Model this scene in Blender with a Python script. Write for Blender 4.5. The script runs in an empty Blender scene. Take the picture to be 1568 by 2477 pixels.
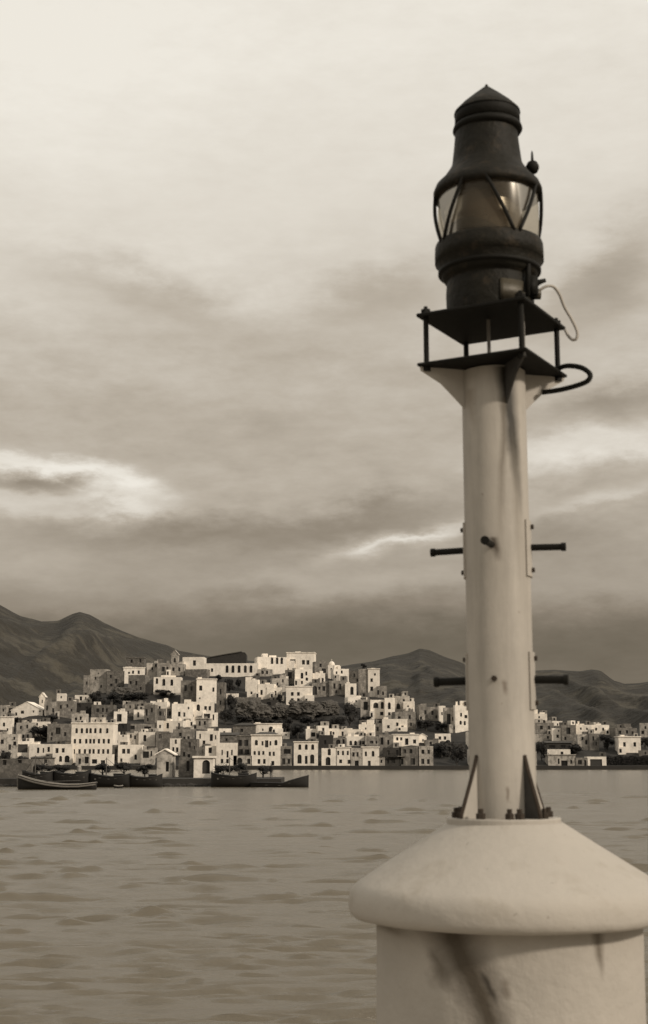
import bpy, bmesh, math, random
import numpy as np
from mathutils import Vector, noise
random.seed(7); np.random.seed(7)
C = bpy.context.scene.collection
SC = bpy.context.scene
R = math.radians

# ------------------------------------------------------------------ camera
EYE = 4.0; F = 3440.0; HOR = 1828.0; CX, CY = 784.0, 1238.5
PITCH = math.atan((HOR-CY)/F)
cam_d = bpy.data.cameras.new('camera'); cam = bpy.data.objects.new('camera', cam_d); C.objects.link(cam)
cam.location = (0, 0, EYE); cam.rotation_euler = (math.pi/2+PITCH, 0, 0)
cam_d.sensor_fit = 'VERTICAL'; cam_d.sensor_height = 36.0; cam_d.lens = 36.0*F/2477.0
cam_d.clip_start = 0.1; cam_d.clip_end = 20000
cam_d.dof.use_dof = True; cam_d.dof.focus_distance = 34.0; cam_d.dof.aperture_fstop = 5.4
SC.camera = cam
SUN_EL, SUN_AZ = 30.0, 125.0      # azimuth measured clockwise from the view direction (+Y)
TINT = (1.0, 0.905, 0.745)

# ------------------------------------------------------------------ world: broken overcast
world = bpy.data.worlds.new('World'); SC.world = world; world.use_nodes = True
wt = world.node_tree; wt.nodes.clear()
def N(t, ty, **kw):
    n = t.nodes.new(ty)
    for k, v in kw.items(): setattr(n, k, v)
    return n
def mth(t, op, a, b=None, c=None, clamp=False):
    n = t.nodes.new('ShaderNodeMath'); n.operation = op; n.use_clamp = clamp
    for i, v in enumerate((a, b, c)):
        if v is None: continue
        if isinstance(v, (int, float)): n.inputs[i].default_value = v
        else: t.links.new(v, n.inputs[i])
    return n.outputs[0]
def noise_n(t, vec, scale, detail=4, rough=.5, w=None):
    n = t.nodes.new('ShaderNodeTexNoise'); n.inputs['Scale'].default_value = scale
    n.inputs['Detail'].default_value = detail; n.inputs['Roughness'].default_value = rough
    if vec is not None: t.links.new(vec, n.inputs['Vector'])
    return n.outputs['Fac']
def ramp(t, fac, stops, interp='LINEAR'):
    n = t.nodes.new('ShaderNodeValToRGB'); cr = n.color_ramp; cr.interpolation = interp
    while len(cr.elements) < len(stops): cr.elements.new(.5)
    for e, (p, c) in zip(cr.elements, stops):
        e.position = p
        e.color = (c, c, c, 1) if isinstance(c, (int, float)) else (*c, 1)
    t.links.new(fac, n.inputs[0]); return n.outputs[0]
def el_of(py): return math.degrees(math.atan((CY-py)/F)+PITCH)
def az_of(px): return math.degrees(math.atan((px-CX)/F/math.cos(PITCH)))
tc = N(wt, 'ShaderNodeTexCoord')
sp = N(wt, 'ShaderNodeSeparateXYZ'); wt.links.new(tc.outputs['Generated'], sp.inputs[0])
X, Y, Z = sp.outputs
AZ = mth(wt, 'MULTIPLY', mth(wt, 'ARCTAN2', X, Y), 57.2958)
EL = mth(wt, 'MULTIPLY', mth(wt, 'ARCSINE', Z), 57.2958)
# warp so that cloud edges are ragged
def comb(t, a, b, c=0.0):
    n = t.nodes.new('ShaderNodeCombineXYZ')
    for i, v in enumerate((a, b, c)):
        if isinstance(v, (int, float)): n.inputs[i].default_value = v
        else: t.links.new(v, n.inputs[i])
    return n.outputs[0]
v1 = comb(wt, mth(wt, 'MULTIPLY', AZ, .55), mth(wt, 'MULTIPLY', EL, 1.5), 3.1)
n1 = noise_n(wt, v1, .22, 6, .62); 
v2 = comb(wt, mth(wt, 'MULTIPLY', AZ, .6), mth(wt, 'MULTIPLY', EL, 1.4), 9.7)
n2 = noise_n(wt, v2, .5, 6, .62)
n3 = noise_n(wt, comb(wt, mth(wt, 'MULTIPLY', AZ, .5), mth(wt, 'MULTIPLY', EL, 2.2), 1.7), .16, 3, .5)
AZw = mth(wt, 'ADD', AZ, mth(wt, 'MULTIPLY', mth(wt, 'SUBTRACT', n1, .5), 5.0))
ELw = mth(wt, 'ADD', EL, mth(wt, 'MULTIPLY', mth(wt, 'SUBTRACT', n2, .5), 2.4))
ELs = mth(wt, 'ADD', EL, mth(wt, 'MULTIPLY', mth(wt, 'SUBTRACT', n2, .5), 1.3))
n4 = noise_n(wt, comb(wt, mth(wt, 'MULTIPLY', AZ, .7), mth(wt, 'MULTIPLY', EL, 1.9), 21.0), 1.0, 5, .6)
d = 1.0289
# elevation gradient in display-linear luminance
base = ramp(wt, mth(wt, 'DIVIDE', EL, 60.0, clamp=True), [
    (0.0, .125), (el_of(1600)/60, .135), (el_of(1520)/60, .165), (el_of(1440)/60, .235), (el_of(1330)/60, .325),
    (el_of(1200)/60, .37), (el_of(1000)/60, .425), (el_of(820)/60, .46), (el_of(600)/60, .545), (el_of(380)/60, .625),
    (el_of(60)/60, .68), (.75, .70), (1.0, .66)])
L = base
def blob(x, y, sx, sy, rot, amp, p=2.0, warp=True):
    """soft cloud patch centred on photo px (display 1524 wide); sizes in px"""
    global L
    a0, e0 = az_of(x*d), el_of(y*d); k = 1/60.0
    u = mth(wt, 'SUBTRACT', AZw if warp else AZ, a0); v = mth(wt, 'SUBTRACT', ELs if sy < 22 else ELw, e0)
    c, s = math.cos(R(rot)), math.sin(R(rot))
    uu = mth(wt, 'ADD', mth(wt, 'MULTIPLY', u, c/(sx*k)), mth(wt, 'MULTIPLY', v, s/(sx*k)))
    vv = mth(wt, 'ADD', mth(wt, 'MULTIPLY', u, -s/(sy*k)), mth(wt, 'MULTIPLY', v, c/(sy*k)))
    r2 = mth(wt, 'ADD', mth(wt, 'MULTIPLY', uu, uu), mth(wt, 'MULTIPLY', vv, vv))
    if p != 2.0: r2 = mth(wt, 'POWER', r2, p/2)
    g = mth(wt, 'EXPONENT', mth(wt, 'MULTIPLY', r2, -1.0))
    L = mth(wt, 'MULTIPLY', L, mth(wt, 'ADD', 1.0, mth(wt, 'MULTIPLY', g, amp)))
# dark masses
blob(330, 700, 230, 55, -16, -.27)
blob(930, 700, 240, 60, 14, -.26)
blob(700, 900, 520, 150, 0, -.10)
blob(1460, 680, 190, 75, 36, -.36)
blob(1400, 655, 190, 42, 34, -.20)
blob(345, 1150, 70, 18, -14, .34)
blob(640, 1010, 200, 40, 12, -.10)
blob(300, 960, 260, 40, -4, -.08)
blob(1440, 955, 180, 42, 6, -.36)
blob(500, 1255, 480, 45, 3, -.34)
blob(900, 1190, 160, 24, 12, -.14)
blob(880, 1230, 240, 40, 10, -.20)
blob(900, 1500, 560, 70, 0, -.30)
blob(1330, 1260, 160, 60, 10, -.22)
blob(1440, 1480, 300, 80, 0, -.08)
blob(60, 1155, 150, 24, 2, -.12)
# bright breaks
blob(50, 1098, 260, 30, -8, .62, 2.6)
blob(170, 1210, 240, 12, 3, .26)
blob(250, 1158, 150, 32, -14, .60, 2.4)
blob(20, 1190, 210, 20, 2, .42, 3)
blob(120, 1148, 90, 20, 2, -.36)
blob(905, 1280, 190, 17, 12, .42)
blob(930, 1272, 130, 8, 12, .25)
blob(1060, 1248, 190, 15, 8, .30)
blob(815, 1300, 50, 18, 8, .28)
blob(1400, 1062, 270, 44, 3, .50, 3)
blob(1320, 1120, 140, 34, 3, .14)
blob(1440, 1178, 140, 13, 10, .34)
blob(760, 1372, 420, 34, 2, .30)
blob(200, 1440, 260, 30, 2, .14)
blob(1400, 1410, 260, 50, 0, .26)
blob(60, 1340, 220, 60, 0, .16)
blob(560, 620, 300, 120, 0, .08)
blob(120, 300, 420, 380, 0, .10)
# fine cloud texture, everywhere on the dome
tex = mth(wt, 'ADD', .43, mth(wt, 'ADD', mth(wt, 'MULTIPLY', n4, .32), mth(wt, 'ADD', mth(wt, 'MULTIPLY', n2, .44), mth(wt, 'MULTIPLY', n3, .38))))
el_fade = ramp(wt, mth(wt, 'DIVIDE', EL, 60.0, clamp=True), [(0, 1.0), (.27, .85), (.36, .30), (1, .5)])
tex = mth(wt, 'ADD', 1.0, mth(wt, 'MULTIPLY', mth(wt, 'SUBTRACT', tex, 1.0), el_fade))
L = mth(wt, 'MULTIPLY', L, tex)
# physical sky behind the cloud sheet (monochrome print: luminance only)
sky = N(wt, 'ShaderNodeTexSky', sky_type='NISHITA', sun_disc=False)
sky.sun_elevation = R(SUN_EL); sky.sun_rotation = R(SUN_AZ)
bw = N(wt, 'ShaderNodeRGBToBW'); wt.links.new(sky.outputs[0], bw.inputs[0])
L = mth(wt, 'ADD', mth(wt, 'MULTIPLY', L, 1.16), mth(wt, 'MULTIPLY', bw.outputs[0], .003))
L = mth(wt, 'MINIMUM', L, .84)
# below the horizon: dim sea tone
L = mth(wt, 'MULTIPLY', L, mth(wt, 'ADD', .35, mth(wt, 'MULTIPLY', mth(wt, 'ADD', mth(wt, 'MULTIPLY', EL, .5), 1.0, clamp=True), .65)))
# sepia paper tone: darker tones are browner, light tones creamier
col = ramp(wt, L, [(0, (0, 0, 0)), (.12, (.131, .111, .080)), (.25, (.274, .232, .180)), (.45, (.480, .425, .350)), (.7, (.720, .670, .588)), (1, (1, .965, .88))])
bg = N(wt, 'ShaderNodeBackground'); wt.links.new(col, bg.inputs[0]); bg.inputs[1].default_value = 1.0
wo = N(wt, 'ShaderNodeOutputWorld'); wt.links.new(bg.outputs[0], wo.inputs[0])
world.cycles.sampling_method = 'MANUAL'; world.cycles.sample_map_resolution = 1024

sun_d = bpy.data.lights.new('sun', 'SUN'); sun = bpy.data.objects.new('sun', sun_d); C.objects.link(sun)
sun_d.energy = 2.7; sun_d.angle = R(6); sun_d.color = (1.0, .885, .745)
sdir = Vector((math.sin(R(SUN_AZ))*math.cos(R(SUN_EL)), math.cos(R(SUN_AZ))*math.cos(R(SUN_EL)), math.sin(R(SUN_EL))))
sun.rotation_euler = sdir.to_track_quat('Z', 'Y').to_euler(); sun.location = (20, -20, 30)
vs = SC.view_settings; vs.view_transform = 'Standard'; vs.look = 'None'; vs.gamma = 1.0; vs.exposure = 0.0
try: vs.use_curve_mapping = False
except Exception: pass
SC.cycles.max_bounces = 6; SC.cycles.diffuse_bounces = 3; SC.cycles.glossy_bounces = 3; SC.cycles.transparent_max_bounces = 12
SC.cycles.caustics_reflective = False; SC.cycles.caustics_refractive = False

# ------------------------------------------------------------------ pixel -> place
def zo(py, D):
    ry = (CY-py)/F
    return EYE + D*(math.sin(PITCH)+ry*math.cos(PITCH))/(math.cos(PITCH)-ry*math.sin(PITCH))
def P(px, py, D):
    rx, ry = (px-CX)/F, (CY-py)/F
    dy = math.cos(PITCH)-ry*math.sin(PITCH)
    return Vector((rx/dy*D, D, zo(py, D)))

# ------------------------------------------------------------------ mesh helpers
def link_mesh(name, bm, mat, parent=None, smooth=False):
    me = bpy.data.meshes.new(name); bm.normal_update(); bm.to_mesh(me); bm.free()
    for m in (mat if isinstance(mat, (list, tuple)) else [mat]): me.materials.append(m)
    if smooth:
        for p in me.polygons: p.use_smooth = True
    o = bpy.data.objects.new(name, me); C.objects.link(o)
    if parent is not None: o.parent = parent
    return o
def empty(name, loc=(0, 0, 0), rz=0.0):
    o = bpy.data.objects.new(name, None); C.objects.link(o); o.location = loc; o.rotation_euler = (0, 0, rz)
    o.empty_display_size = .3; return o
def tag(o, label=None, cat=None, group=None, kind=None):
    if label: o['label'] = label
    if cat: o['category'] = cat
    if group: o['group'] = group
    if kind: o['kind'] = kind
    return o
def box(bm, x0, x1, y0, y1, z0, z1):
    v = [bm.verts.new(p) for p in ((x0,y0,z0),(x1,y0,z0),(x1,y1,z0),(x0,y1,z0),(x0,y0,z1),(x1,y0,z1),(x1,y1,z1),(x0,y1,z1))]
    for f in ((0,3,2,1),(4,5,6,7),(0,1,5,4),(1,2,6,5),(2,3,7,6),(3,0,4,7)): bm.faces.new([v[i] for i in f])
def lathe(bm, prof, seg=48, c=(0, 0), close=True):
    rings = []
    for r, z in prof:
        if r < 1e-5: rings.append([bm.verts.new((c[0], c[1], z))])
        else: rings.append([bm.verts.new((c[0]+r*math.cos(2*math.pi*i/seg), c[1]+r*math.sin(2*math.pi*i/seg), z)) for i in range(seg)])
    for a, b in zip(rings, rings[1:]):
        for i in range(seg):
            j = (i+1) % seg
            if len(a) == 1 and len(b) == 1: continue
            if len(a) == 1: bm.faces.new((a[0], b[i], b[j]))
            elif len(b) == 1: bm.faces.new((a[i], b[0], a[j]))
            else: bm.faces.new((a[i], b[i], b[j], a[j]))
def tube(bm, pts, r, seg=8, cap=True):
    pts = [Vector(p) for p in pts]; rings = []
    rr = r if isinstance(r, (list, tuple)) else [r]*len(pts)
    up = None
    for i, p in enumerate(pts):
        t = (pts[min(i+1, len(pts)-1)]-pts[max(i-1, 0)]).normalized()
        if up is None:
            up = Vector((0, 0, 1)) if abs(t.z) < .9 else Vector((1, 0, 0))
        n = (up - t*up.dot(t)).normalized(); up = n; b = t.cross(n)
        rings.append([bm.verts.new(p+(n*math.cos(2*math.pi*k/seg)+b*math.sin(2*math.pi*k/seg))*rr[i]) for k in range(seg)])
    for a, b in zip(rings, rings[1:]):
        for k in range(seg): bm.faces.new((a[k], a[(k+1) % seg], b[(k+1) % seg], b[k]))
    if cap:
        bm.faces.new(rings[0][::-1]); bm.faces.new(rings[-1])
def smooth_path(pts, n=6):
    out = []; P_ = [Vector(p) for p in pts]
    for i in range(len(P_)-1):
        p0, p1, p2, p3 = P_[max(i-1, 0)], P_[i], P_[i+1], P_[min(i+2, len(P_)-1)]
        for k in range(n):
            t = k/n
            out.append(.5*((2*p1)+(p2-p0)*t+(2*p0-5*p1+4*p2-p3)*t*t+(3*p1-p0-3*p2+p3)*t**3))
    out.append(P_[-1]); return out
def prism(bm, poly, y0, y1):
    """poly in (x,z), extruded along y"""
    a = [bm.verts.new((x, y0, z)) for x, z in poly]; b = [bm.verts.new((x, y1, z)) for x, z in poly]
    bm.faces.new(a[::-1]); bm.faces.new(b); n = len(poly)
    for i in range(n): bm.faces.new((a[i], a[(i+1) % n], b[(i+1) % n], b[i]))
    bmesh.ops.recalc_face_normals(bm, faces=bm.faces[:])

# ------------------------------------------------------------------ materials
def sep(v): return (v, v*.918, v*.805)
MATS = {}
def mat(name, c, rough=.8, var=.25, scale=3.0, bump=.2, bscale=None, metal=0.0, streak=0.0, patch=0.0, rnd=0.0, spec=.4, extra=None, dark=None):
    m = bpy.data.materials.new(name); m.use_nodes = True; t = m.node_tree; t.nodes.clear()
    out = N(t, 'ShaderNodeOutputMaterial'); b = N(t, 'ShaderNodeBsdfPrincipled'); t.links.new(b.outputs[0], out.inputs[0])
    b.inputs['Roughness'].default_value = rough; b.inputs['Metallic'].default_value = metal
    b.inputs['Specular IOR Level'].default_value = spec
    co = N(t, 'ShaderNodeTexCoord'); oi = N(t, 'ShaderNodeObjectInfo')
    add = N(t, 'ShaderNodeVectorMath', operation='ADD'); t.links.new(co.outputs['Object'], add.inputs[0])
    sc = N(t, 'ShaderNodeVectorMath', operation='SCALE'); sc.inputs[0].default_value = (37, 91, 53); t.links.new(oi.outputs['Random'], sc.inputs['Scale'])
    if rnd > 0: t.links.new(sc.outputs[0], add.inputs[1])
    vec = add.outputs[0]
    n = noise_n(t, vec, scale, 6, .65)
    fac = mth(t, 'ADD', 1-var, mth(t, 'MULTIPLY', n, 2*var))
    if streak:
        mp = N(t, 'ShaderNodeMapping'); mp.inputs['Scale'].default_value = (3.0, 3.0, .35); t.links.new(vec, mp.inputs[0])
        s = noise_n(t, mp.outputs[0], scale*.8, 5, .7)
        s = ramp(t, s, [(.46, 1.0), (.62, 1-streak)])
        fac = mth(t, 'MULTIPLY', fac, s)
    if patch:
        pn = noise_n(t, vec, scale*.9+.25, 7, .72)
        fac = mth(t, 'MULTIPLY', fac, ramp(t, pn, [(.40, 1-patch), (.47, 1-patch*.45), (.53, 1.0)]))
    if rnd: fac = mth(t, 'MULTIPLY', fac, mth(t, 'ADD', 1-rnd, mth(t, 'MULTIPLY', oi.outputs['Random'], rnd*1.3)))
    mx = N(t, 'ShaderNodeMix', data_type='RGBA', blend_type='MULTIPLY'); mx.inputs[0].default_value = 1
    c = sep(c) if isinstance(c, (int, float)) else c
    mx.inputs[6].default_value = (*c, 1)
    cc = N(t, 'ShaderNodeCombineColor'); 
    for i in range(3): t.links.new(fac, cc.inputs[i])
    t.links.new(cc.outputs[0], mx.inputs[7])
    colr = mx.outputs[2]
    if extra: colr = extra(t, co, colr)
    t.links.new(colr, b.inputs['Base Color'])
    if bump:
        bn = N(t, 'ShaderNodeBump'); bn.inputs['Strength'].default_value = bump
        bn.inputs['Distance'].default_value = 0.3/(bscale or scale)
        t.links.new(noise_n(t, vec, bscale or scale*3, 5, .6), bn.inputs['Height']); t.links.new(bn.outputs[0], b.inputs['Normal'])
    MATS[name] = m; return m
def mixc(t, fac, a, c):
    mx = N(t, 'ShaderNodeMix', data_type='RGBA')
    t.links.new(fac, mx.inputs[0]); t.links.new(a, mx.inputs[6]); mx.inputs[7].default_value = (*c, 1); return mx.outputs[2]
def line_mask(t, co, x0, z0, x1, z1, w0, w1, soft=.5, nz=.03, ns=9, fade0=0.0, fade1=.1):
    """mask round the line (x0,z0)-(x1,z1) on the camera side of an upright surface (object space)"""
    s = N(t, 'ShaderNodeSeparateXYZ'); t.links.new(co.outputs['Object'], s.inputs[0])
    nn = mth(t, 'MULTIPLY', mth(t, 'SUBTRACT', noise_n(t, co.outputs['Object'], ns, 4, .6), .5), nz*2)
    u = mth(t, 'DIVIDE', mth(t, 'SUBTRACT', z0, s.outputs[2]), z0-z1)
    xc = mth(t, 'ADD', x0, mth(t, 'MULTIPLY', u, x1-x0))
    w = mth(t, 'ADD', w0, mth(t, 'MULTIPLY', u, w1-w0))
    dd = mth(t, 'ABSOLUTE', mth(t, 'SUBTRACT', mth(t, 'ADD', s.outputs[0], nn), xc))
    mk = mth(t, 'DIVIDE', mth(t, 'SUBTRACT', w, dd), mth(t, 'MULTIPLY', w, soft), clamp=True)
    a = mth(t, 'DIVIDE', mth(t, 'ADD', u, fade0), max(fade0, .01), clamp=True)
    b = mth(t, 'DIVIDE', mth(t, 'SUBTRACT', 1.0, u), fade1, clamp=True)
    f = mth(t, 'LESS_THAN', s.outputs[1], .02)
    return mth(t, 'MULTIPLY', mth(t, 'MULTIPLY', mk, a), mth(t, 'MULTIPLY', b, f))

mat('whitewash', .86, .9, .25, .5, .3, 1.6, streak=.10, patch=.16, rnd=.14)
mat('cream_plaster', .50, .9, .3, .6, .3, 1.6, streak=.18, patch=.5, rnd=.25)
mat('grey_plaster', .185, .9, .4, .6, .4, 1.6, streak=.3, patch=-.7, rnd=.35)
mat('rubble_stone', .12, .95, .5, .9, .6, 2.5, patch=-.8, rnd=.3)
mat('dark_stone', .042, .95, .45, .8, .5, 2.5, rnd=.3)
mat('roof_tile', .06, .9, .35, 1.2, .4, 5, rnd=.3)
mat('window_dark', .018, .4, .3, 1, 0, rnd=.5, spec=.3)
mat('shutter', .045, .7, .3, 2, .1, rnd=.6)
mat('door_wood', .06, .75, .3, 2, .2, rnd=.4)
mat('foliage', .020, .85, .5, .6, 0, rnd=.3)
mat('bark', .05, .9, .3, 3, .3)
mat('rock', .085, .95, .65, .5, 1.0, 1.2)
mat('rust_and_shade_paint', .04, .85, .8, 12, .4, 40)  # dark rust colour that also holds the shade of the left plate faces
mat('hill_earth', .026, .97, .5, .06, .6, .5)
mat('quay_stone', .032, .95, .4, .5, .5, 2)
mat('quay_top', .16, .95, .3, .5, .3, 2)
mat('concrete', .34, .9, .2, 1.5, .3, 9)
mat('hull_dark', .018, .6, .4, 1.2, .1, rnd=.4)
mat('hull_grey', .13, .6, .3, 1.0, .1)
mat('hull_trim', .19, .6, .25, 1.0, .1)
mat('cloth_dark', .025, .9, .3, 5, .1); mat('cloth_pale', .30, .9, .3, 5, .1); mat('skin', .22, .7, .1, 5, 0)
mat('mast_wood', .09, .8, .3, 3, .1)
mat('black_iron', (.008, .0072, .0052), .65, .5, 14, .35, 60, metal=.0, spec=.15)
def metal_extra(t, co, c):
    n = noise_n(t, co.outputs['Object'], 13, 7, .75)
    return mixc(t, mth(t, 'MULTIPLY', ramp(t, n, [(.52, 0.0), (.64, 1.0)]), .6), c, (.045, .034, .022))
mat('lantern_metal', (.012, .0105, .007), .6, .6, 9, .7, 30, metal=.0, spec=.16, extra=metal_extra)
mat('brass_worn', (.055, .046, .030), .5, .6, 14, .3, 60, metal=.2)
mat('hose_pale', .36, .7, .2, 30, .1)
mat('lead_grey', .18, .6, .3, 20, .2)
mat('rust', (.035, .025, .017), .9, .5, 30, .4)

def pole_extra(t, co, c):
    # rust runs below the near bracket and blotches round the pegs: marks with a shape of their own
    c = mixc(t, mth(t, 'MULTIPLY', line_mask(t, co, .030, 1.44, .080, .86, .052, .016, .8, .010, 11, .02, .5), 1.0), c, (.022, .018, .012))
    c = mixc(t, mth(t, 'MULTIPLY', line_mask(t, co, .026, 1.32, -.010, .70, .016, .024, 1.0, .010, 10, .02, .7), .7), c, (.10, .08, .055))
    c = mixc(t, mth(t, 'MULTIPLY', line_mask(t, co, .055, 1.10, .075, .60, .026, .02, 1.0, .01, 9, .3, .6), .45), c, (.13, .11, .08))
    c = mixc(t, mth(t, 'MULTIPLY', line_mask(t, co, -.028, .79, -.008, .70, .024, .018, .9, .012, 25, .1, .6), .85), c, (.05, .035, .022))
    c = mixc(t, mth(t, 'MULTIPLY', line_mask(t, co, -.10, 1.36, -.085, 1.18, .03, .012, 1.0, .012, 15, .1, .8), .4), c, (.14, .10, .06))
    c = mixc(t, mth(t, 'MULTIPLY', line_mask(t, co, .0, .26, .004, .21, .014, .01, .9, .01, 30, .3, .6), .6), c, (.10, .07, .045))
    c = mixc(t, mth(t, 'MULTIPLY', line_mask(t, co, .0, -.12, .002, -.17, .009, .007, .9, .006, 30, .3, .5), .6), c, (.10, .07, .045))
    n = noise_n(t, co.outputs['Object'], 22, 6, .75)
    c = mixc(t, mth(t, 'MULTIPLY', ramp(t, n, [(.66, 0.0), (.72, 1.0)]), .5), c, (.12, .09, .06))
    return c
mat('painted_pole', .385, .55, .22, 4, .10, 30, streak=.14, spec=.3, extra=pole_extra)
def ped_extra(t, co, c):
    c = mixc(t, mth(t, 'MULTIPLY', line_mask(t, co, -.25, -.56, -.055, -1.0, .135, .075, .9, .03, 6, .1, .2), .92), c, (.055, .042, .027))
    c = mixc(t, mth(t, 'MULTIPLY', line_mask(t, co, -.135, -.72, -.10, -.80, .016, .012, .8, .01, 20, .3, .4), .8), c, (.03, .024, .018))
    c = mixc(t, mth(t, 'MULTIPLY', line_mask(t, co, .245, -.57, .26, -.74, .035, .008, .9, .012, 9, .1, .5), .75), c, (.08, .062, .04))
    c = mixc(t, mth(t, 'MULTIPLY', line_mask(t, co, -.29, -.66, -.27, -.78, .03, .05, 1.0, .05, 11, .3, .5), .6), c, (.07, .055, .036))
    c = mixc(t, mth(t, 'MULTIPLY', line_mask(t, co, -.47, -.57, -.40, -.62, .10, .04, .9, .03, 7, .1, .5), .5), c, (.10, .08, .05))
    c = mixc(t, mth(t, 'MULTIPLY', line_mask(t, co, -.07, -.73, -.06, -.79, .022, .02, .9, .014, 16, .3, .4), .5), c, (.10, .075, .05))
    return c
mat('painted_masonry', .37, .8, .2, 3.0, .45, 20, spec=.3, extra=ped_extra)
def cap_extra(t, co, c):
    n = noise_n(t, co.outputs['Object'], 5.5, 5, .65)
    c = mixc(t, mth(t, 'MULTIPLY', ramp(t, n, [(.54, 0.0), (.74, 1.0)]), .35), c, (.22, .185, .135))
    g = noise_n(t, co.outputs['Object'], 38, 5, .7)
    return mixc(t, mth(t, 'MULTIPLY', ramp(t, g, [(.66, 0.0), (.71, 1.0)]), .6), c, (.10, .08, .055))
mat('painted_cap', .385, .8, .12, 2.5, .3, 22, spec=.3, extra=cap_extra)
def mountain_extra(t, co, c):
    n = noise_n(t, co.outputs['Object'], .012, 9, .72)
    c = mixc(t, mth(t, 'MULTIPLY', ramp(t, n, [(.50, 0.0), (.60, 1.0)]), .8), c, (.066, .058, .043))
    s = N(t, 'ShaderNodeSeparateXYZ'); t.links.new(co.outputs['Object'], s.inputs[0])
    return c
mat('mountain', (.024, .021, .0155), .97, .5, .01, 1.0, .03, extra=mountain_extra)

def glass_mat(name, tint, opac, gloss=.06):
    m = bpy.data.materials.new(name); m.use_nodes = True; t = m.node_tree; t.nodes.clear()
    o = N(t, 'ShaderNodeOutputMaterial'); co = N(t, 'ShaderNodeTexCoord')
    tr = N(t, 'ShaderNodeBsdfTransparent'); tr.inputs[0].default_value = (.82, .78, .70, 1)
    df = N(t, 'ShaderNodeBsdfDiffuse'); df.inputs[0].default_value = (*tint, 1)
    gl = N(t, 'ShaderNodeBsdfGlossy'); gl.inputs['Roughness'].default_value = .2; gl.inputs[0].default_value = (.9, .86, .78, 1)
    n = noise_n(t, co.outputs['Object'], 9, 4, .6)
    f = mth(t, 'ADD', opac-.18, mth(t, 'MULTIPLY', n, .36), clamp=True)
    m1 = N(t, 'ShaderNodeMixShader'); t.links.new(f, m1.inputs[0]); t.links.new(tr.outputs[0], m1.inputs[1]); t.links.new(df.outputs[0], m1.inputs[2])
    fr = N(t, 'ShaderNodeFresnel'); fr.inputs[0].default_value = 1.45
    m2 = N(t, 'ShaderNodeMixShader'); t.links.new(mth(t, 'MULTIPLY', fr.outputs[0], .3), m2.inputs[0]); t.links.new(m1.outputs[0], m2.inputs[1]); t.links.new(gl.outputs[0], m2.inputs[2])
    t.links.new(m2.outputs[0], o.inputs[0]); MATS[name] = m; return m
glass_mat('lantern_glass', (.16, .135, .10), .30)
glass_mat('lens_glass', (.085, .065, .048), .74)

def water_mat():
    m = bpy.data.materials.new('sea_water'); m.use_nodes = True; t = m.node_tree; t.nodes.clear()
    o = N(t, 'ShaderNodeOutputMaterial'); b = N(t, 'ShaderNodeBsdfPrincipled'); t.links.new(b.outputs[0], o.inputs[0])
    b.inputs['Base Color'].default_value = (.116, .097, .067, 1); b.inputs['Roughness'].default_value = .20
    b.inputs['IOR'].default_value = 1.5; b.inputs['Specular IOR Level'].default_value = .6
    co = N(t, 'ShaderNodeTexCoord'); mp = N(t, 'ShaderNodeMapping'); mp.inputs['Scale'].default_value = (.5, 1.0, 1.0)
    t.links.new(co.outputs['Object'], mp.inputs[0])
    h = mth(t, 'ADD', noise_n(t, mp.outputs[0], 3.2, 7, .7), mth(t, 'MULTIPLY', noise_n(t, mp.outputs[0], .35, 3, .5), 1.2))
    bn = N(t, 'ShaderNodeBump'); bn.inputs['Strength'].default_value = .55; bn.inputs['Distance'].default_value = .13
    t.links.new(h, bn.inputs['Height']); t.links.new(bn.outputs[0], b.inputs['Normal'])
    MATS['sea'] = m
water_mat()

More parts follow.
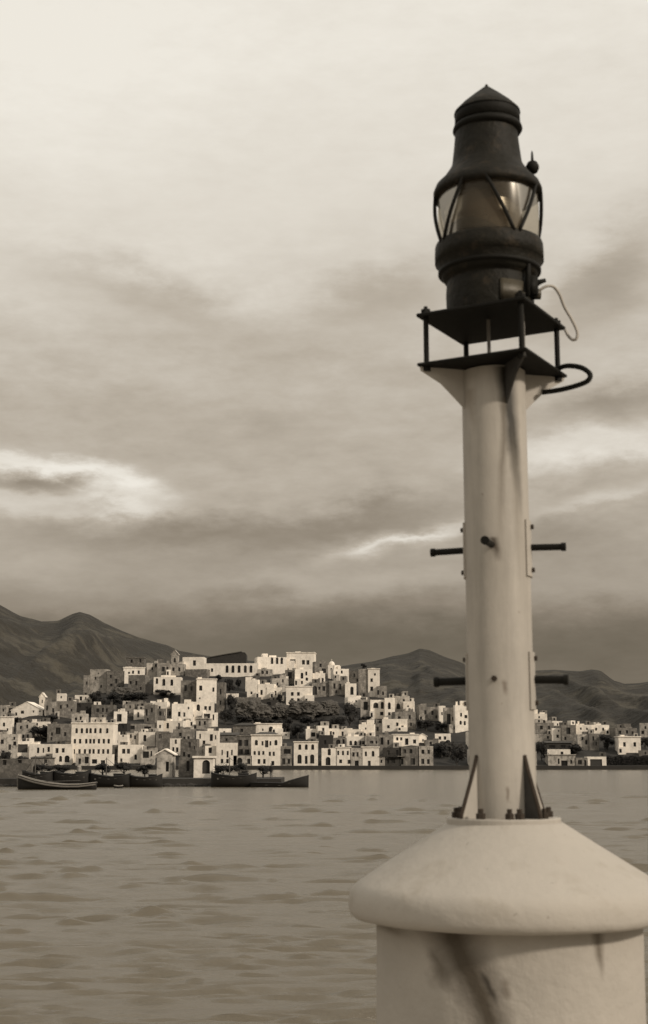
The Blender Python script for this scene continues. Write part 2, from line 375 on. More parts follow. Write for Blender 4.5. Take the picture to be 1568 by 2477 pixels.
# ------------------------------------------------------------------ sea
def sea():
    nr, nc = 1500, 540
    Ds = 15.0*(432/15.0)**np.linspace(0, 1, nr)
    U = np.linspace(-.42, .42, nc)
    DD, UU = np.meshgrid(Ds, U, indexing='ij'); Xs = DD*UU
    Zs = np.zeros_like(Xs); rng = np.random.RandomState(3)
    for k in range(70):
        lam = 10**rng.uniform(math.log10(.38), math.log10(2.6)); kk = 2*math.pi/lam
        th = rng.normal(math.radians(86), .24)
        a = .0068*lam**.62*rng.uniform(.4, 1.2)
        ph = rng.uniform(0, 6.28)
        w = np.clip((lam*48-DD)/(lam*14)+1, 0.0, 1)      # drop waves finer than the mesh far out
        s = np.sin(kk*(Xs*math.cos(th)+DD*math.sin(th))+ph)
        Zs += a*w*(s - .28*np.cos(2*(kk*(Xs*math.cos(th)+DD*math.sin(th))+ph)))
    gust = 1.0+.6*np.sin(Xs*.9+DD*.35+1.1)*np.sin(DD*.43-Xs*.37)+.3*np.sin(Xs*.21+DD*.05)
    Zs = Zs*gust*.9
    # short breaking wavelets scattered over the surface
    for k in range(1000):
        D_ = 1/rng.uniform(1/170., 1/19.); U_ = rng.uniform(-.42, .42); x_ = U_*D_
        for m_ in range(rng.choice([1, 1, 2, 3])):
            Lw = rng.uniform(.16, .85)*(D_/25)**.5; tw = rng.uniform(.05, .085)*(D_/22)**1.0; am = tw*rng.uniform(.5, 1.45)*min(1, .55/Lw+.35)
            i0, i1 = np.searchsorted(Ds, (D_-4*tw, D_+4*tw)); j0, j1 = np.searchsorted(U, ((x_-3*Lw)/D_, (x_+3*Lw)/D_))
            dx = (Xs[i0:i1, j0:j1]-x_)/Lw; dy = (DD[i0:i1, j0:j1]-D_-.12*(Xs[i0:i1, j0:j1]-x_)*rng.uniform(-1, 1))/tw
            Zs[i0:i1, j0:j1] += am*np.exp(-dx**2-dy**2)*(dy+.3)
            x_ += rng.uniform(.8, 2.0)*Lw; D_ += rng.uniform(-.3, .3)*tw*3
    # gather water into sharper separate troughs
    Zs = np.where(Zs < 0, Zs*1.25, Zs*.8)
    Zs *= np.clip((430-DD)/10, 0, 1)
    co = np.stack([Xs, DD, Zs], -1).reshape(-1, 3).astype(np.float32)
    idx = np.arange(nr*nc).reshape(nr, nc)
    q = np.stack([idx[:-1, :-1], idx[:-1, 1:], idx[1:, 1:], idx[1:, :-1]], -1).reshape(-1, 4)
    me = bpy.data.meshes.new('sea'); me.vertices.add(len(co)); me.vertices.foreach_set('co', co.ravel())
    me.loops.add(q.size); me.loops.foreach_set('vertex_index', q.ravel().astype(np.int32))
    me.polygons.add(len(q)); me.polygons.foreach_set('loop_start', np.arange(0, q.size, 4, dtype=np.int32))
    me.update(calc_edges=True); me.polygons.foreach_set('use_smooth', np.ones(len(q), bool))
    me.materials.append(MATS['sea'])
    o = bpy.data.objects.new('sea', me); C.objects.link(o); tag(o, kind='structure')
    bm = bmesh.new(); s = 9000
    v = [bm.verts.new(p) for p in ((-s, -s, -.32), (s, -s, -.32), (s, s, -.32), (-s, s, -.32))]; bm.faces.new(v)
    tag(link_mesh('open_sea', bm, MATS['sea']), kind='structure')
sea()

# ------------------------------------------------------------------ town hill
SHORE = 420.0
EM = [(-900, 1800), (-200, 1755), (0, 1745), (60, 1738), (120, 1722), (195, 1700), (215, 1672), (260, 1655), (330, 1645), (400, 1636), (500, 1632), (600, 1628),
      (700, 1628), (770, 1634), (850, 1650), (900, 1672), (960, 1702), (1000, 1720), (1100, 1742), (1290, 1765), (1400, 1776), (1568, 1780), (1900, 1800), (2500, 1822)]
def interp(tab, x):
    if x <= tab[0][0]: return tab[0][1]
    for (a, b), (c_, d_) in zip(tab, tab[1:]):
        if x <= c_: return b+(d_-b)*(x-a)/(c_-a)
    return tab[-1][1]
def D_of(py): return max(SHORE+5.5, SHORE+((HOR-py)+33)*.6)
def ground(x, D):
    px = CX+F*x/(D*.985); em = HOR-interp(EM, px)
    Dr = SHORE+(em+33)*.6
    if D < Dr: z = max(1.2, zo(HOR-((D-SHORE)/.6-33), D))
    else: z = max(2.5-(0), zo(HOR-em, Dr)-(D-Dr)*.16)
    return z
def make_ground():
    bm = bmesh.new(); xs = [(-1100+i*22)/1 for i in range(0, 168)]
    Dl = [SHORE+5+i*2.6 for i in range(62)]+[590+i*22 for i in range(1, 26)]
    rows = []
    for D in Dl:
        row = []
        for px in xs:
            x = (px-CX)/F*D/.985; z = ground(x, D)
            if z > 1.6: z += (noise.noise(Vector((x*.09, D*.12, 0)))*1.3+noise.noise(Vector((x*.4, D*.4, 3)))*.5)*min(1, (z-1.6)/5)
            row.append(bm.verts.new((x, D, z-.15)))
        rows.append(row)
    for a, b in zip(rows, rows[1:]):
        for i in range(len(a)-1): bm.faces.new((a[i], a[i+1], b[i+1], b[i]))
    tag(link_mesh('hillside', bm, MATS['hill_earth'], smooth=True), kind='structure')
    # shore quay: wall and pavement
    bm = bmesh.new(); box(bm, -260, 260, SHORE, SHORE+7, -.8, 1.12)
    tag(link_mesh('shore_quay', bm, MATS['quay_stone']), kind='structure')
make_ground()

# ------------------------------------------------------------------ mountains
def mountain(name, ridge, D0, D1, z0, seed, x0, x1, step=6):
    bm = bmesh.new(); rows = []; nd = 84
    for i in range(nd+10):
        t = i/nd; row = []
        D = D0+(D1-D0)*t
        px = x0
        while px <= x1:
            zr = zo(interp(ridge, px), D1)
            x = (px-CX)/F*D/.985
            if t <= 1: prof = (t**1.15)
            else: prof = 1-(t-1)*1.6
            z = z0+(zr-z0)*prof
            a = min(1, 4*t*(1-t)+.0) if t < 1 else 0
            sp_ = 1/ (D1*.085)
            nz = noise.fractal(Vector((x*sp_*1.4, D*sp_*.16, seed)), 1.0, 2.1, 6)
            rg = 1-abs(noise.noise(Vector((x*sp_*2.6+.6*noise.noise(Vector((x*sp_, D*sp_*.3, 2))), D*sp_*.10, seed+5))))*2
            n5 = noise.fractal(Vector((x*sp_*7, D*sp_*1.6, seed+9)), 1.0, 2.1, 4)
            z += ((nz-.4)*.17+(rg-.8)*.12+(n5-.3)*.035)*(zr-z0)*a
            z += noise.noise(Vector((x*.02, seed, 1)))*(zr-z0)*.008*(1 if t >= .98 else 0)
            row.append(bm.verts.new((x, D, z))); px += step
        rows.append(row)
    for a, b in zip(rows, rows[1:]):
        for i in range(len(a)-1): bm.faces.new((a[i], a[i+1], b[i+1], b[i]))
    tag(link_mesh(name, bm, MATS['mountain'], smooth=True), kind='structure')
mountain('mountain_range', [(-1200, 1500), (-700, 1380), (-300, 1400), (-90, 1425), (0, 1460), (60, 1490), (110, 1503), (150, 1501), (185, 1484), (201, 1479), (225, 1486), (260, 1507),
    (340, 1542), (390, 1555), (412, 1560), (440, 1574), (480, 1582), (560, 1594), (700, 1605), (900, 1640), (1200, 1700), (1500, 1760)], 900, 2500, 1, 11.0, -1300, 1500)
mountain('far_hills', [(400, 1720), (620, 1640), (760, 1622), (850, 1607), (900, 1600), (945, 1588), (985, 1580), (1012, 1569), (1035, 1573), (1070, 1588), (1110, 1602), (1135, 1616),
    (1170, 1628), (1290, 1622), (1330, 1620), (1391, 1624), (1420, 1619), (1440, 1622), (1470, 1646), (1496, 1654), (1530, 1652), (1568, 1646), (1700, 1630), (2000, 1650), (2600, 1740)], 760, 1900, 1, 23.0, 380, 2600)

# ------------------------------------------------------------------ buildings
CR = {5: (0, 1550, .26247), 6: (380, 1550, .26247), 7: (700, 1550, .28871), 8: (1168, 1550, .26247)}
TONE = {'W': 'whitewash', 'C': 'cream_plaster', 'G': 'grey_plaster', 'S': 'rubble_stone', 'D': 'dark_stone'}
win_cache = {}
def window_mesh(w, h, style):
    key = (round(w, 1), round(h, 1), style)
    if key in win_cache: return win_cache[key]
    w, h = max(.3, key[0]), max(.3, key[1]); bm = bmesh.new()
    # frame
    t = .09
    box(bm, -w/2, w/2, .0, .05, h/2-t, h/2); box(bm, -w/2, w/2, .0, .05, -h/2, -h/2+t)
    box(bm, -w/2, -w/2+t, .0, .05, -h/2+t, h/2-t); box(bm, w/2-t, w/2, .0, .05, -h/2+t, h/2-t)
    box(bm, -.035, .035, .002, .045, -h/2+t, h/2-t)
    nf = len(bm.faces)
    v = [bm.verts.new(p) for p in ((-w/2, .06, -h/2), (w/2, .06, -h/2), (w/2, .06, h/2), (-w/2, .06, h/2))]; bm.faces.new(v)
    if style == 1:   # half closed shutters
        box(bm, -w/2+t, -.05, .01, .04, -h/2+t, h/2-t)
    me = bpy.data.meshes.new('window'); bm.normal_update(); bm.to_mesh(me); bm.free()
    me.materials.append(MATS['shutter']); me.materials.append(MATS['window_dark'])
    for i, p in enumerate(me.polygons): p.material_index = 1 if i == nf else 0
    win_cache[key] = me; return me
def facade(bm, W, H, dep, holes, z0):
    """box whose front (y=0) has real openings; holes: (x0,x1,za,zb,arch)"""
    def q(*p): bm.faces.new([bm.verts.new(a) for a in p])
    xs = sorted({-W/2, W/2} | {v for h in holes for v in h[:2]}); zs = sorted({z0, H} | {v for h in holes for v in h[2:4]})
    for i in range(len(xs)-1):
        for j in range(len(zs)-1):
            cx, cz = (xs[i]+xs[i+1])/2, (zs[j]+zs[j+1])/2
            if any(h[0] < cx < h[1] and h[2] < cz < h[3] for h in holes): continue
            q((xs[i], 0, zs[j]), (xs[i+1], 0, zs[j]), (xs[i+1], 0, zs[j+1]), (xs[i], 0, zs[j+1]))
    rv = .28
    for (a, b, c, e, arch) in holes:
        q((a, 0, c), (a, 0, e), (a, rv, e), (a, rv, c)); q((b, 0, c), (b, rv, c), (b, rv, e), (b, 0, e))
        q((a, 0, c), (a, rv, c), (b, rv, c), (b, 0, c)); q((a, 0, e), (b, 0, e), (b, rv, e), (a, rv, e))
        if arch:
            r = (b-a)/2; zc = e-r; cx = (a+b)/2; n = 6
            for s in (-1, 1):
                arc = [(cx+s*r*math.cos(k*math.pi/2/n), zc+r*math.sin(k*math.pi/2/n)) for k in range(n+1)]
                for k in range(n):
                    q((arc[k][0], .003, arc[k][1]), (arc[k+1][0], .003, arc[k+1][1]), (cx+s*r, .003, e))
                    q((arc[k][0], .003, arc[k][1]), (arc[k][0], rv, arc[k][1]), (arc[k+1][0], rv, arc[k+1][1]), (arc[k+1][0], .003, arc[k+1][1]))
    # sides, back, top; a low parapet round the flat roof
    q((-W/2, 0, z0), (-W/2, 0, H), (-W/2, dep, H), (-W/2, dep, z0)); q((W/2, 0, z0), (W/2, dep, z0), (W/2, dep, H), (W/2, 0, H))
    q((-W/2, dep, z0), (-W/2, dep, H), (W/2, dep, H), (W/2, dep, z0))
    p = min(.25, W*.1); g = .35
    q((-W/2, 0, H), (W/2, 0, H), (W/2-p, p, H), (-W/2+p, p, H)); q((W/2, 0, H), (W/2, dep, H), (W/2-p, dep-p, H), (W/2-p, p, H))
    q((W/2, dep, H), (-W/2, dep, H), (-W/2+p, dep-p, H), (W/2-p, dep-p, H)); q((-W/2, dep, H), (-W/2, 0, H), (-W/2+p, p, H), (-W/2+p, dep-p, H))
    a, b, c, e = (-W/2+p, p), (W/2-p, p), (W/2-p, dep-p), (-W/2+p, dep-p)
    for u, v in ((a, b), (b, c), (c, e), (e, a)): q((*u, H), (*v, H), (*v, H-g), (*u, H-g))
    q((*a, H-g), (*b, H-g), (*c, H-g), (*e, H-g))
GR = 'houses of the hillside town'
NOEXTRA = set('one two three four five single blank plain rows pairs paired tiny bastion wall belfry stacked windows window slim'.split())
FILL = []
def house(crop, x0, yt, x1, yb, tone, wins, label, name='house', cat='house', D=None, base=None, roof=None, dep=None, yaw=None, extra='', wtone=None, group=GR, down=None):
    ox, oy, s = CR[crop]; fx0, fx1, fy0, fy1 = ox+x0*s, ox+x1*s, oy+yt*s, oy+yb*s
    if D is None: D = D_of(fy1)
    zb, zt = zo(fy1, D), zo(fy0, D); m = P((fx0+fx1)/2, (fy0+fy1)/2, D)
    k = D*.985/F; W = (fx1-fx0)*k*1.02; H = zt-zb
    if yaw is None: yaw = random.uniform(-13, 13)
    if dep is None: dep = min(max(W*.8, 3.0), 7.5)
    root = empty(name, (m.x, D, zb), R(yaw)); tag(root, label, cat, group)
    def loc(cx, cy): return ((ox+cx*s-(fx0+fx1)/2)*k, zo(oy+cy*s, D)-zb)
    holes, items = [], []
    for w in [q for q in wins.split(';') if q.strip()]:
        arch = 'a' in w; door = 'd' in w; vals = [float(v) for v in w.replace('a', '').replace('d', '').split(',')]
        cx, cy, ww, hh = vals; lx, lz = loc(cx, cy); hw, hh2 = ww*s*k/2*.92, hh*s*k/2
        a, b, c, e = lx-hw, lx+hw, lz-hh2, lz+hh2
        a, b = max(a, -W/2+.12), min(b, W/2-.12); e = min(e, H-.12)
        if b-a < .25 or e-c < .25: continue
        if arch: e = min(e+.1, H-.1)
        ok = all(b < h[0]-.03 or a > h[1]+.03 or e < h[2]-.03 or c > h[3]+.03 for h in holes)
        if ok: holes.append((a, b, c, e, arch)); items.append((a, b, c, e, door))
    if not any(w_ in label.split() for w_ in NOEXTRA) and cat in ('house', 'waterfront_house', 'tower_house', 'building'):
        for _ in range(int(W*H/7)+1):
            a = random.uniform(-W/2+.4, W/2-1.3); c = random.uniform(.5, max(.6, H-1.9)); b, e = a+random.uniform(.6, .95), c+random.uniform(1.0, 1.5)
            if b < W/2-.2 and e < H-.25 and all(b < h[0]-.45 or a > h[1]+.45 or e < h[2]-.4 or c > h[3]+.4 for h in holes):
                arch = random.random() < .2; holes.append((a, b, c, e, arch)); items.append((a, b, c, e, False))
    bm = bmesh.new(); facade(bm, W, H, dep, holes, -(down if down is not None else 3.5))
    link_mesh('wall', bm, MATS[TONE[tone]], root)
    for (a, b, c, e, door) in items:
        if (b-a) > 2.6 and not door:
            bm = bmesh.new(); box(bm, a, b, .26, .30, c, e); link_mesh('opening_back', bm, MATS['door_wood'], root); continue
        me = window_mesh(b-a, e-c, random.choice((0, 0, 1)))
        o = bpy.data.objects.new('door' if door else 'window', me); C.objects.link(o); o.parent = root; o.location = ((a+b)/2, .2, (c+e)/2)
    FILL.append((crop, x0, yt, x1, yb, label, D, cat, fy0))
    if 'c' in extra:   # cornice
        bm = bmesh.new(); box(bm, -W/2-.2, W/2+.2, -.22, dep+.2, H+.003, H+.28); link_mesh('cornice', bm, MATS[TONE[tone]], root)
    if 'b' in extra and items:   # balcony on the upper door
        lx = (items[len(items)//2][0]+items[len(items)//2][1])/2; zl = H*.5
        bm = bmesh.new(); box(bm, lx-1.3, lx+1.3, -.9, -.003, zl-.15, zl); link_mesh('balcony', bm, MATS[TONE[tone]], root)
        bm = bmesh.new(); box(bm, lx-1.3, lx+1.3, -.9, -.86, zl+.85, zl+.92)
        for i in range(11): box(bm, lx-1.28+i*.25, lx-1.25+i*.25, -.9, -.87, zl, zl+.85)
        link_mesh('railing', bm, MATS['black_iron'], root)
    # small uneven volumes: lean-tos at the foot and raised parapet steps on the roof
    if abs(yaw) > .01 and W > 4 and tone in 'WCG' and H > 2.5:
        if random.random() < .55:
            aw = W*random.uniform(.25, .4); sg = random.choice((-1, 1)); ah = H*random.uniform(.3, .55); ad = random.uniform(1.2, 2.4); ax = sg*(W/2-aw/2+random.uniform(0, .8))
            bm = bmesh.new(); box(bm, ax-aw/2, ax+aw/2, -ad, -.004, -3, ah); box(bm, ax-aw/2+.25, ax-aw/2+.25+.7, -ad-.03, -ad+.01, ah*.15, ah*.15+min(1.7, ah*.6))
            bm.faces.ensure_lookup_table()
            o = link_mesh('lean_to', bm, [MATS[TONE[random.choice('WWCG')]], MATS['window_dark']], root)
            for p_ in list(o.data.polygons)[6:]: p_.material_index = 1
        for _ in range(random.choice((0, 1, 1, 2))):
            aw = W*random.uniform(.12, .35); ax = random.uniform(-W/2+aw/2, W/2-aw/2); hh = random.uniform(.4, 1.1); ay = random.uniform(.02, dep*.4)
            bm = bmesh.new(); box(bm, ax-aw/2, ax+aw/2, ay, ay+random.uniform(.5, dep*.5), H-.5, H+hh); link_mesh('parapet_step', bm, MATS[TONE[tone]], root)
    if 'h' in extra:   # chimney
        bm = bmesh.new(); lx = random.choice((-.3, .32))*W; box(bm, lx-.3, lx+.3, dep*.5, dep*.5+.6, H-.3, H+1.1); box(bm, lx-.38, lx+.38, dep*.5-.08, dep*.5+.68, H+1.1, H+1.22)
        link_mesh('chimney', bm, MATS[TONE[tone]], root)
    if 't' in extra:   # stair-head cube on the flat roof
        bm = bmesh.new(); lx = random.choice((-.2, .2))*W; box(bm, lx-1.1, lx+1.1, dep*.35, dep*.8, H-.3, H+1.5); link_mesh('roof_hut', bm, MATS[TONE[tone]], root)
    if roof:
        kind, hgt = roof; hz = hgt*s*k; bm = bmesh.new(); o_ = .3
        if kind == 'gable':       # gable end faces the sea
            prism(bm, [(-W/2, H+.002), (W/2, H+.002), (0, H+hz)], 0, dep); link_mesh('gable', bm, MATS[TONE[tone]], root)
            bm = bmesh.new(); n = math.hypot(W/2, hz)
            for sg in (-1, 1):
                prism(bm, [(sg*(W/2+o_), H-.1), (sg*(W/2+o_), H+.06), (0, H+hz+.16), (0, H+hz+.005)], -.15, dep+.15)
            link_mesh('roof', bm, MATS['roof_tile' if wtone is None else wtone], root)
        elif kind == 'hip':
            v = [bm.verts.new(p) for p in ((-W/2-o_, -o_, H+.01), (W/2+o_, -o_, H+.01), (W/2+o_, dep+o_, H+.01), (-W/2-o_, dep+o_, H+.01), (-W*.22, dep*.5, H+hz), (W*.22, dep*.5, H+hz))]
            for f in ((0, 1, 5, 4), (1, 2, 5), (2, 3, 4, 5), (3, 0, 4), (3, 2, 1, 0)): bm.faces.new([v[i] for i in f])
            link_mesh('roof', bm, MATS['roof_tile'], root)
        elif kind == 'shed':      # mono-pitch rising away from the sea
            v = [bm.verts.new(p) for p in ((-W/2-o_, -o_, H+.01), (W/2+o_, -o_, H+.01), (W/2+o_, dep, H+hz), (-W/2-o_, dep, H+hz), (-W/2-o_, dep, H+.01), (W/2+o_, dep, H+.01))]
            for f in ((0, 1, 2, 3), (1, 5, 2), (0, 3, 4), (3, 2, 5, 4), (0, 4, 5, 1)): bm.faces.new([v[i] for i in f])
            link_mesh('roof', bm, MATS['roof_tile'], root)
        elif kind == 'dome':
            r = min(W, dep)*.42; prof = [(r, H)] + [(r*math.cos(R(a)), H+.3*r+r*1.15*math.sin(R(a))) for a in range(0, 91, 15)]
            lathe(bm, prof, 20, (0, dep/2)); link_mesh('dome', bm, MATS['whitewash'], root, True)
            bm = bmesh.new(); zt_ = H+.3*r+1.15*r; box(bm, -.05, .05, dep/2-.05, dep/2+.05, zt_-.05, zt_+.9); box(bm, -.3, .3, dep/2-.04, dep/2+.04, zt_+.5, zt_+.6)
            link_mesh('cross', bm, MATS['whitewash'], root)
    return root

def wrow(xs, y, w, h, f=''): return ';'.join(f'{x},{y},{w},{h}{f}' for x in xs)
H = house
# ---- crest (Kastro)
def crest_block():
    pts = [(430, 176), (470, 158), (620, 130), (780, 104), (812, 108), (822, 124), (822, 215), (430, 215)]
    w = [P(380+x*.26247, 1550+y*.26247, 580) for x, y in pts]; c = sum((v for v in w), Vector())/len(w)
    root = empty('block', (c.x, 580, c.z)); tag(root, 'long dark building with a slanting roofline behind the arcaded crest house', 'building')
    bm = bmesh.new(); prism(bm, [(v.x-c.x, v.z-c.z-(3 if i > 5 else 0)) for i, v in enumerate(w)], 0, 9); link_mesh('wall', bm, MATS['dark_stone'], root)
    bm = bmesh.new(); prism(bm, [(w[i].x-c.x, w[i].z-c.z+.02) for i in (1, 2, 3)]+[(w[i].x-c.x, w[i].z-c.z+.35) for i in (3, 2, 1)], -.4, 9.4); link_mesh('roof', bm, MATS['roof_tile'], root)
crest_block()
H(6,235,150,430,255,'W','345,205,30,50','white cube house on the crest with one dark square window')
H(6,430,208,930,322,'W',wrow((645,700,757,815,868),262,30,66,'a')+';505,270,22,34','long white crest house with five arched dark windows in a row','long_house', dep=6)
H(6,925,150,1196,292,'W',wrow((1060,1108,1152),180,26,68,'a'),'white crest house with three tall narrow openings, left of the big square block', extra='t')
H(6,930,262,1060,326,'C','972,292,26,30;1014,292,22,30','low cream annexe with two tiny windows under the big crest block')
H(6,1195,112,1450,268,'W','1250,190,56,40;1350,198,30,42;1392,200,30,42','largest white square block on top of the hill','mansion','mansion', extra='c', dep=8, yaw=-4)
H(6,1272,262,1432,420,'W','1336,322,26,52a;1336,384,20,30','tall white house front directly beneath the largest crest block', yaw=3)
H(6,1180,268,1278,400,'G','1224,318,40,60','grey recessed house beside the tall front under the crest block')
H(6,255,262,462,345,'S','','rough stone cistern wall below the white cube house on the crest', name='stone_building', cat='building')
H(6,105,215,250,330,'C','150,262,24,34;205,262,22,34','cream house left of the white cube house on the crest', extra='h')
H(6,0,205,118,332,'G','58,262,30,44','grey shadowed house at the left end of the crest row', extra='t')
H(6,-30,335,222,505,'W','-2,372,24,50a;62,384,30,62a;136,386,28,56a','white upper house with three arched windows over a shadowed yard')
H(5,1355,205,1530,312,'C','1440,228,24,30;1500,235,30,38','cream ruin like house above the arched white house, west crest', extra='t')
H(5,1140,250,1335,330,'W','1190,296,20,20','white slab roofed house standing on the dark western cliff', extra='c')
H(5,1165,158,1330,215,'S','','dim flat roofed building behind the western cliff', name='block', cat='building', D=575, yaw=0, extra='c')
H(5,985,278,1145,480,'S','1070,372,26,44;1020,330,18,30','dark rough stone tower house on the western cliff','tower_house', dep=6)
H(5,828,262,985,470,'C','880,345,16,26;935,420,16,26;905,300,12,14','pale stone bastion at the western end of the hill','bastion','building', yaw=-6)
H(5,770,318,832,470,'G','800,390,16,30','narrow grey wall end left of the pale stone bastion','bastion_wall','building')
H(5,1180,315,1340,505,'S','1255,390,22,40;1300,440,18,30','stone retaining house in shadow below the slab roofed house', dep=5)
H(5,1330,400,1524,505,'D','1420,450,30,40;1480,452,30,40','dark yard wall with openings below the arched white house','yard_wall','wall', dep=3)
# ---- belfry on crest left
H(6,130,130,196,222,'C','163,180,22,40a','slim pale belfry rising from the left of the crest','belfry','belfry', roof=('gable',44), D=572, wtone='cream_plaster', dep=1.5)
# ---- second tier left
H(6,220,365,366,562,'G','262,436,24,56;318,440,20,40','shaded grey tower house left of the tall plain white one')
H(6,365,356,548,585,'W','402,436,30,46;520,450,20,40;395,530,14,16','tall plain white tower house with two small windows','tower_house', extra='c', yaw=4)
H(6,548,384,622,665,'G','585,470,18,50;585,570,16,40','narrow grey flank attached to the tall white tower house', yaw=-8)
H(6,330,563,522,690,'W','380,618,34,58a;447,622,26,40;487,622,24,40','white house with an arched and two square windows below the tower house', yaw=2)
H(6,300,652,432,738,'W','335,690,14,20','small blank bright white house below the arched window one', yaw=0)
H(6,420,662,560,790,'W','460,698,62,52;520,705,16,52','white house with a wide dark veranda opening','house')
H(6,138,580,332,745,'W','205,676,26,44;252,680,20,40;290,620,16,22','white stepped house with two slim windows left of the blank one', extra='t')
H(6,-60,556,110,640,'W','20,596,20,28;70,598,20,28','white house roof terrace in the left middle of the hill')
H(6,-40,625,140,738,'G','30,670,24,40;64,670,20,40;118,670,22,40','grey house with three windows below the white roof terrace')
H(6,60,738,244,835,'W','95,782,28,50;205,782,20,46','white house with two dark doorways in the left middle tier')
H(6,244,738,356,815,'W','258,775,20,42;318,765,20,36','white narrow house next to the two doorway house')
H(6,358,722,480,812,'C','392,762,22,42;440,758,22,34','cream house with awning like ledge on the middle tier', extra='c')
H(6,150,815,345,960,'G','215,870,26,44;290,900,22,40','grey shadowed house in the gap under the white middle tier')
H(6,0,735,62,850,'W','28,790,18,30','small white wall end at the left of the middle tier')
H(6,-20,845,125,1000,'S','50,900,24,36','brown stone ruin with rounded top left of the lower town', name='ruin', cat='ruin')
H(6,120,900,215,1050,'W','172,930,22,40;150,1000,20,40','small bright house with peeling front beside the brown ruin')
H(6,215,905,365,1100,'S','300,960,24,50;345,985,14,30','dark narrow lane houses between the white ones near the shore')
# ---- centre upper
H(6,830,358,934,540,'W','870,480,20,26','tall blank white house end in the hill centre','house', extra='')
H(6,932,398,1080,545,'W','962,476,24,46;1010,440,14,20','white central house with one dark window beside the blank end')
H(6,1060,345,1212,462,'C','1110,400,18,30;1160,370,16,30','cream house below the crest block with a stepped top', extra='t')
H(6,1010,430,1152,545,'W','1068,482,70,40','white house with a broad dark loggia in the hill centre')
H(6,1192,425,1432,592,'W','1246,490,28,34;1303,490,28,34;1246,546,28,32;1303,546,26,32','white house with four small windows in two pairs below the crest', yaw=2, extra='c')
H(6,620,486,752,530,'W','','low white garden wall among the dark trees of the hill','garden_wall','wall', dep=.8, yaw=0)
H(6,730,520,960,600,'S','880,545,44,24','rough stone house end on the rock left of the retaining wall')
H(6,955,545,1110,640,'D','1030,580,40,30','brown dark house above the pale retaining wall')
H(6,950,620,1185,706,'S','','pale stone retaining wall with a ledge on the rock','retaining_wall','wall', dep=1.5, yaw=0)
# ---- right upper (crop 7)
H(7,212,175,325,285,'G','262,206,20,30;290,250,40,36','grey house left of the white church dome')
H(7,322,205,385,285,'W','352,240,14,22','small church with a bright white dome on the crest','church','church', roof=('dome',30), group=None, D=566, dep=8)
H(7,370,235,500,320,'W','395,268,16,22;440,262,18,26','white low houses right of the church dome', extra='t')
H(7,196,272,300,358,'W','250,320,14,16','bright white cube house below the church dome')
H(7,190,356,335,462,'G','212,418,42,72a;290,400,26,40','grey house with a large dark cave like arch')
H(7,335,335,472,462,'G','378,380,20,44;425,385,26,50','grey house row in the shade right of the cave arch', extra='h')
H(7,468,358,562,478,'W','525,420,30,66a','white house with an arched door left of the tall tower house')
H(7,500,250,600,362,'S','545,290,18,30','grey stone house behind the tall tower house', D=558)
H(7,580,236,665,462,'G','','grey blank wing of the tall tower house at the right crest end','tower_house')
H(7,660,238,756,466,'W','690,330,22,30;690,402,26,36;718,282,16,20','tall white tower house with stacked windows at the right crest end','tower_house', yaw=-3, extra='c')
H(7,752,378,818,472,'G','785,440,20,30','small grey house hanging on the right side of the tower house')
H(7,490,472,655,560,'W','560,505,14,16;610,500,12,16','white house with a jagged top above the dark trees')
H(7,598,492,690,645,'C','640,545,40,70','cream house with a tall dark recess right of the trees')
H(7,680,495,806,650,'W','725,542,46,44a;780,542,28,56a;775,610,30,30','white house with a round arched window on the right shoulder', yaw=3)
H(7,800,478,885,665,'W','838,546,26,54a;838,612,24,26','bright narrow house with a pointed window on the right shoulder', yaw=-2)
H(7,878,462,1002,600,'C','912,562,34,70a;960,500,18,22','cream house with a tall arched door on the right shoulder')
H(7,955,508,1046,620,'W','995,555,16,26','bright house corner at the end of the right shoulder', extra='h')
H(7,780,655,985,755,'W','830,720,24,26;905,700,22,30','low white house below the right shoulder')
H(7,885,595,1060,700,'G','920,650,26,34;1010,640,20,34','grey house under the bright corner of the right shoulder')
H(7,975,660,1062,745,'G','1020,700,16,28','grey green house end under the right shoulder', extra='')
H(7,1088,555,1262,668,'G','1140,600,22,34;1200,605,22,34','grey house at the left of the right hand cluster')
H(7,1256,545,1310,690,'W','1280,610,14,24','narrow white house in the right hand cluster')
H(7,1300,560,1420,745,'C','1336,662,34,100','cream house with a tall dark passage in the right hand cluster')
H(7,1390,540,1502,765,'W','1440,620,18,30;1470,690,18,34','white house of the right hand cluster touching the pole in view', extra='th')
H(7,1340,700,1420,762,'C','1385,730,18,24','small cream shed at the foot of the right hand cluster')
# ---- right lower tiers
H(7,140,738,245,822,'W','200,785,40,36','small white house with a broad opening above the quay')
H(7,238,712,330,830,'W','285,745,22,30;285,795,18,24','white house with one small window above the quay')
H(7,325,735,420,815,'W','370,775,18,24','low white house beside the long terrace')
H(7,410,742,600,812,'W','520,785,26,26;575,785,24,26','long white terrace house above the waterfront')
H(7,583,700,712,800,'W','630,785,22,24;640,735,14,16','white house stepping above the terrace house', extra='t')
H(7,478,800,642,885,'W',wrow((515,555,598),858,24,36,'a'),'white house with three round windows above the quay row')
H(7,360,815,480,895,'G','410,850,40,40a;455,845,20,40','grey arched house between the white ones above the quay')
H(7,250,790,365,900,'D','300,850,22,34','dark brown stone house behind the quay row', extra='h')
H(7,636,800,752,902,'G','690,850,34,22;730,850,16,22','grey house with low openings behind the quay row')
H(7,700,690,780,790,'S','740,740,20,34','brown house beside the steep lane')
H(7,755,785,872,965,'G','776,840,26,60;830,850,18,40','grey plastered house with a tall dark window behind the quay')
H(7,868,788,1082,885,'W','984,845,30,54;905,822,20,26;938,822,20,26','white house with a dark door and a shaded panel above the quay', extra='c')
H(7,1085,800,1150,862,'W','1120,835,14,20','tiny white gabled house right of the shaded panel house', roof=('gable',20), wtone='whitewash')
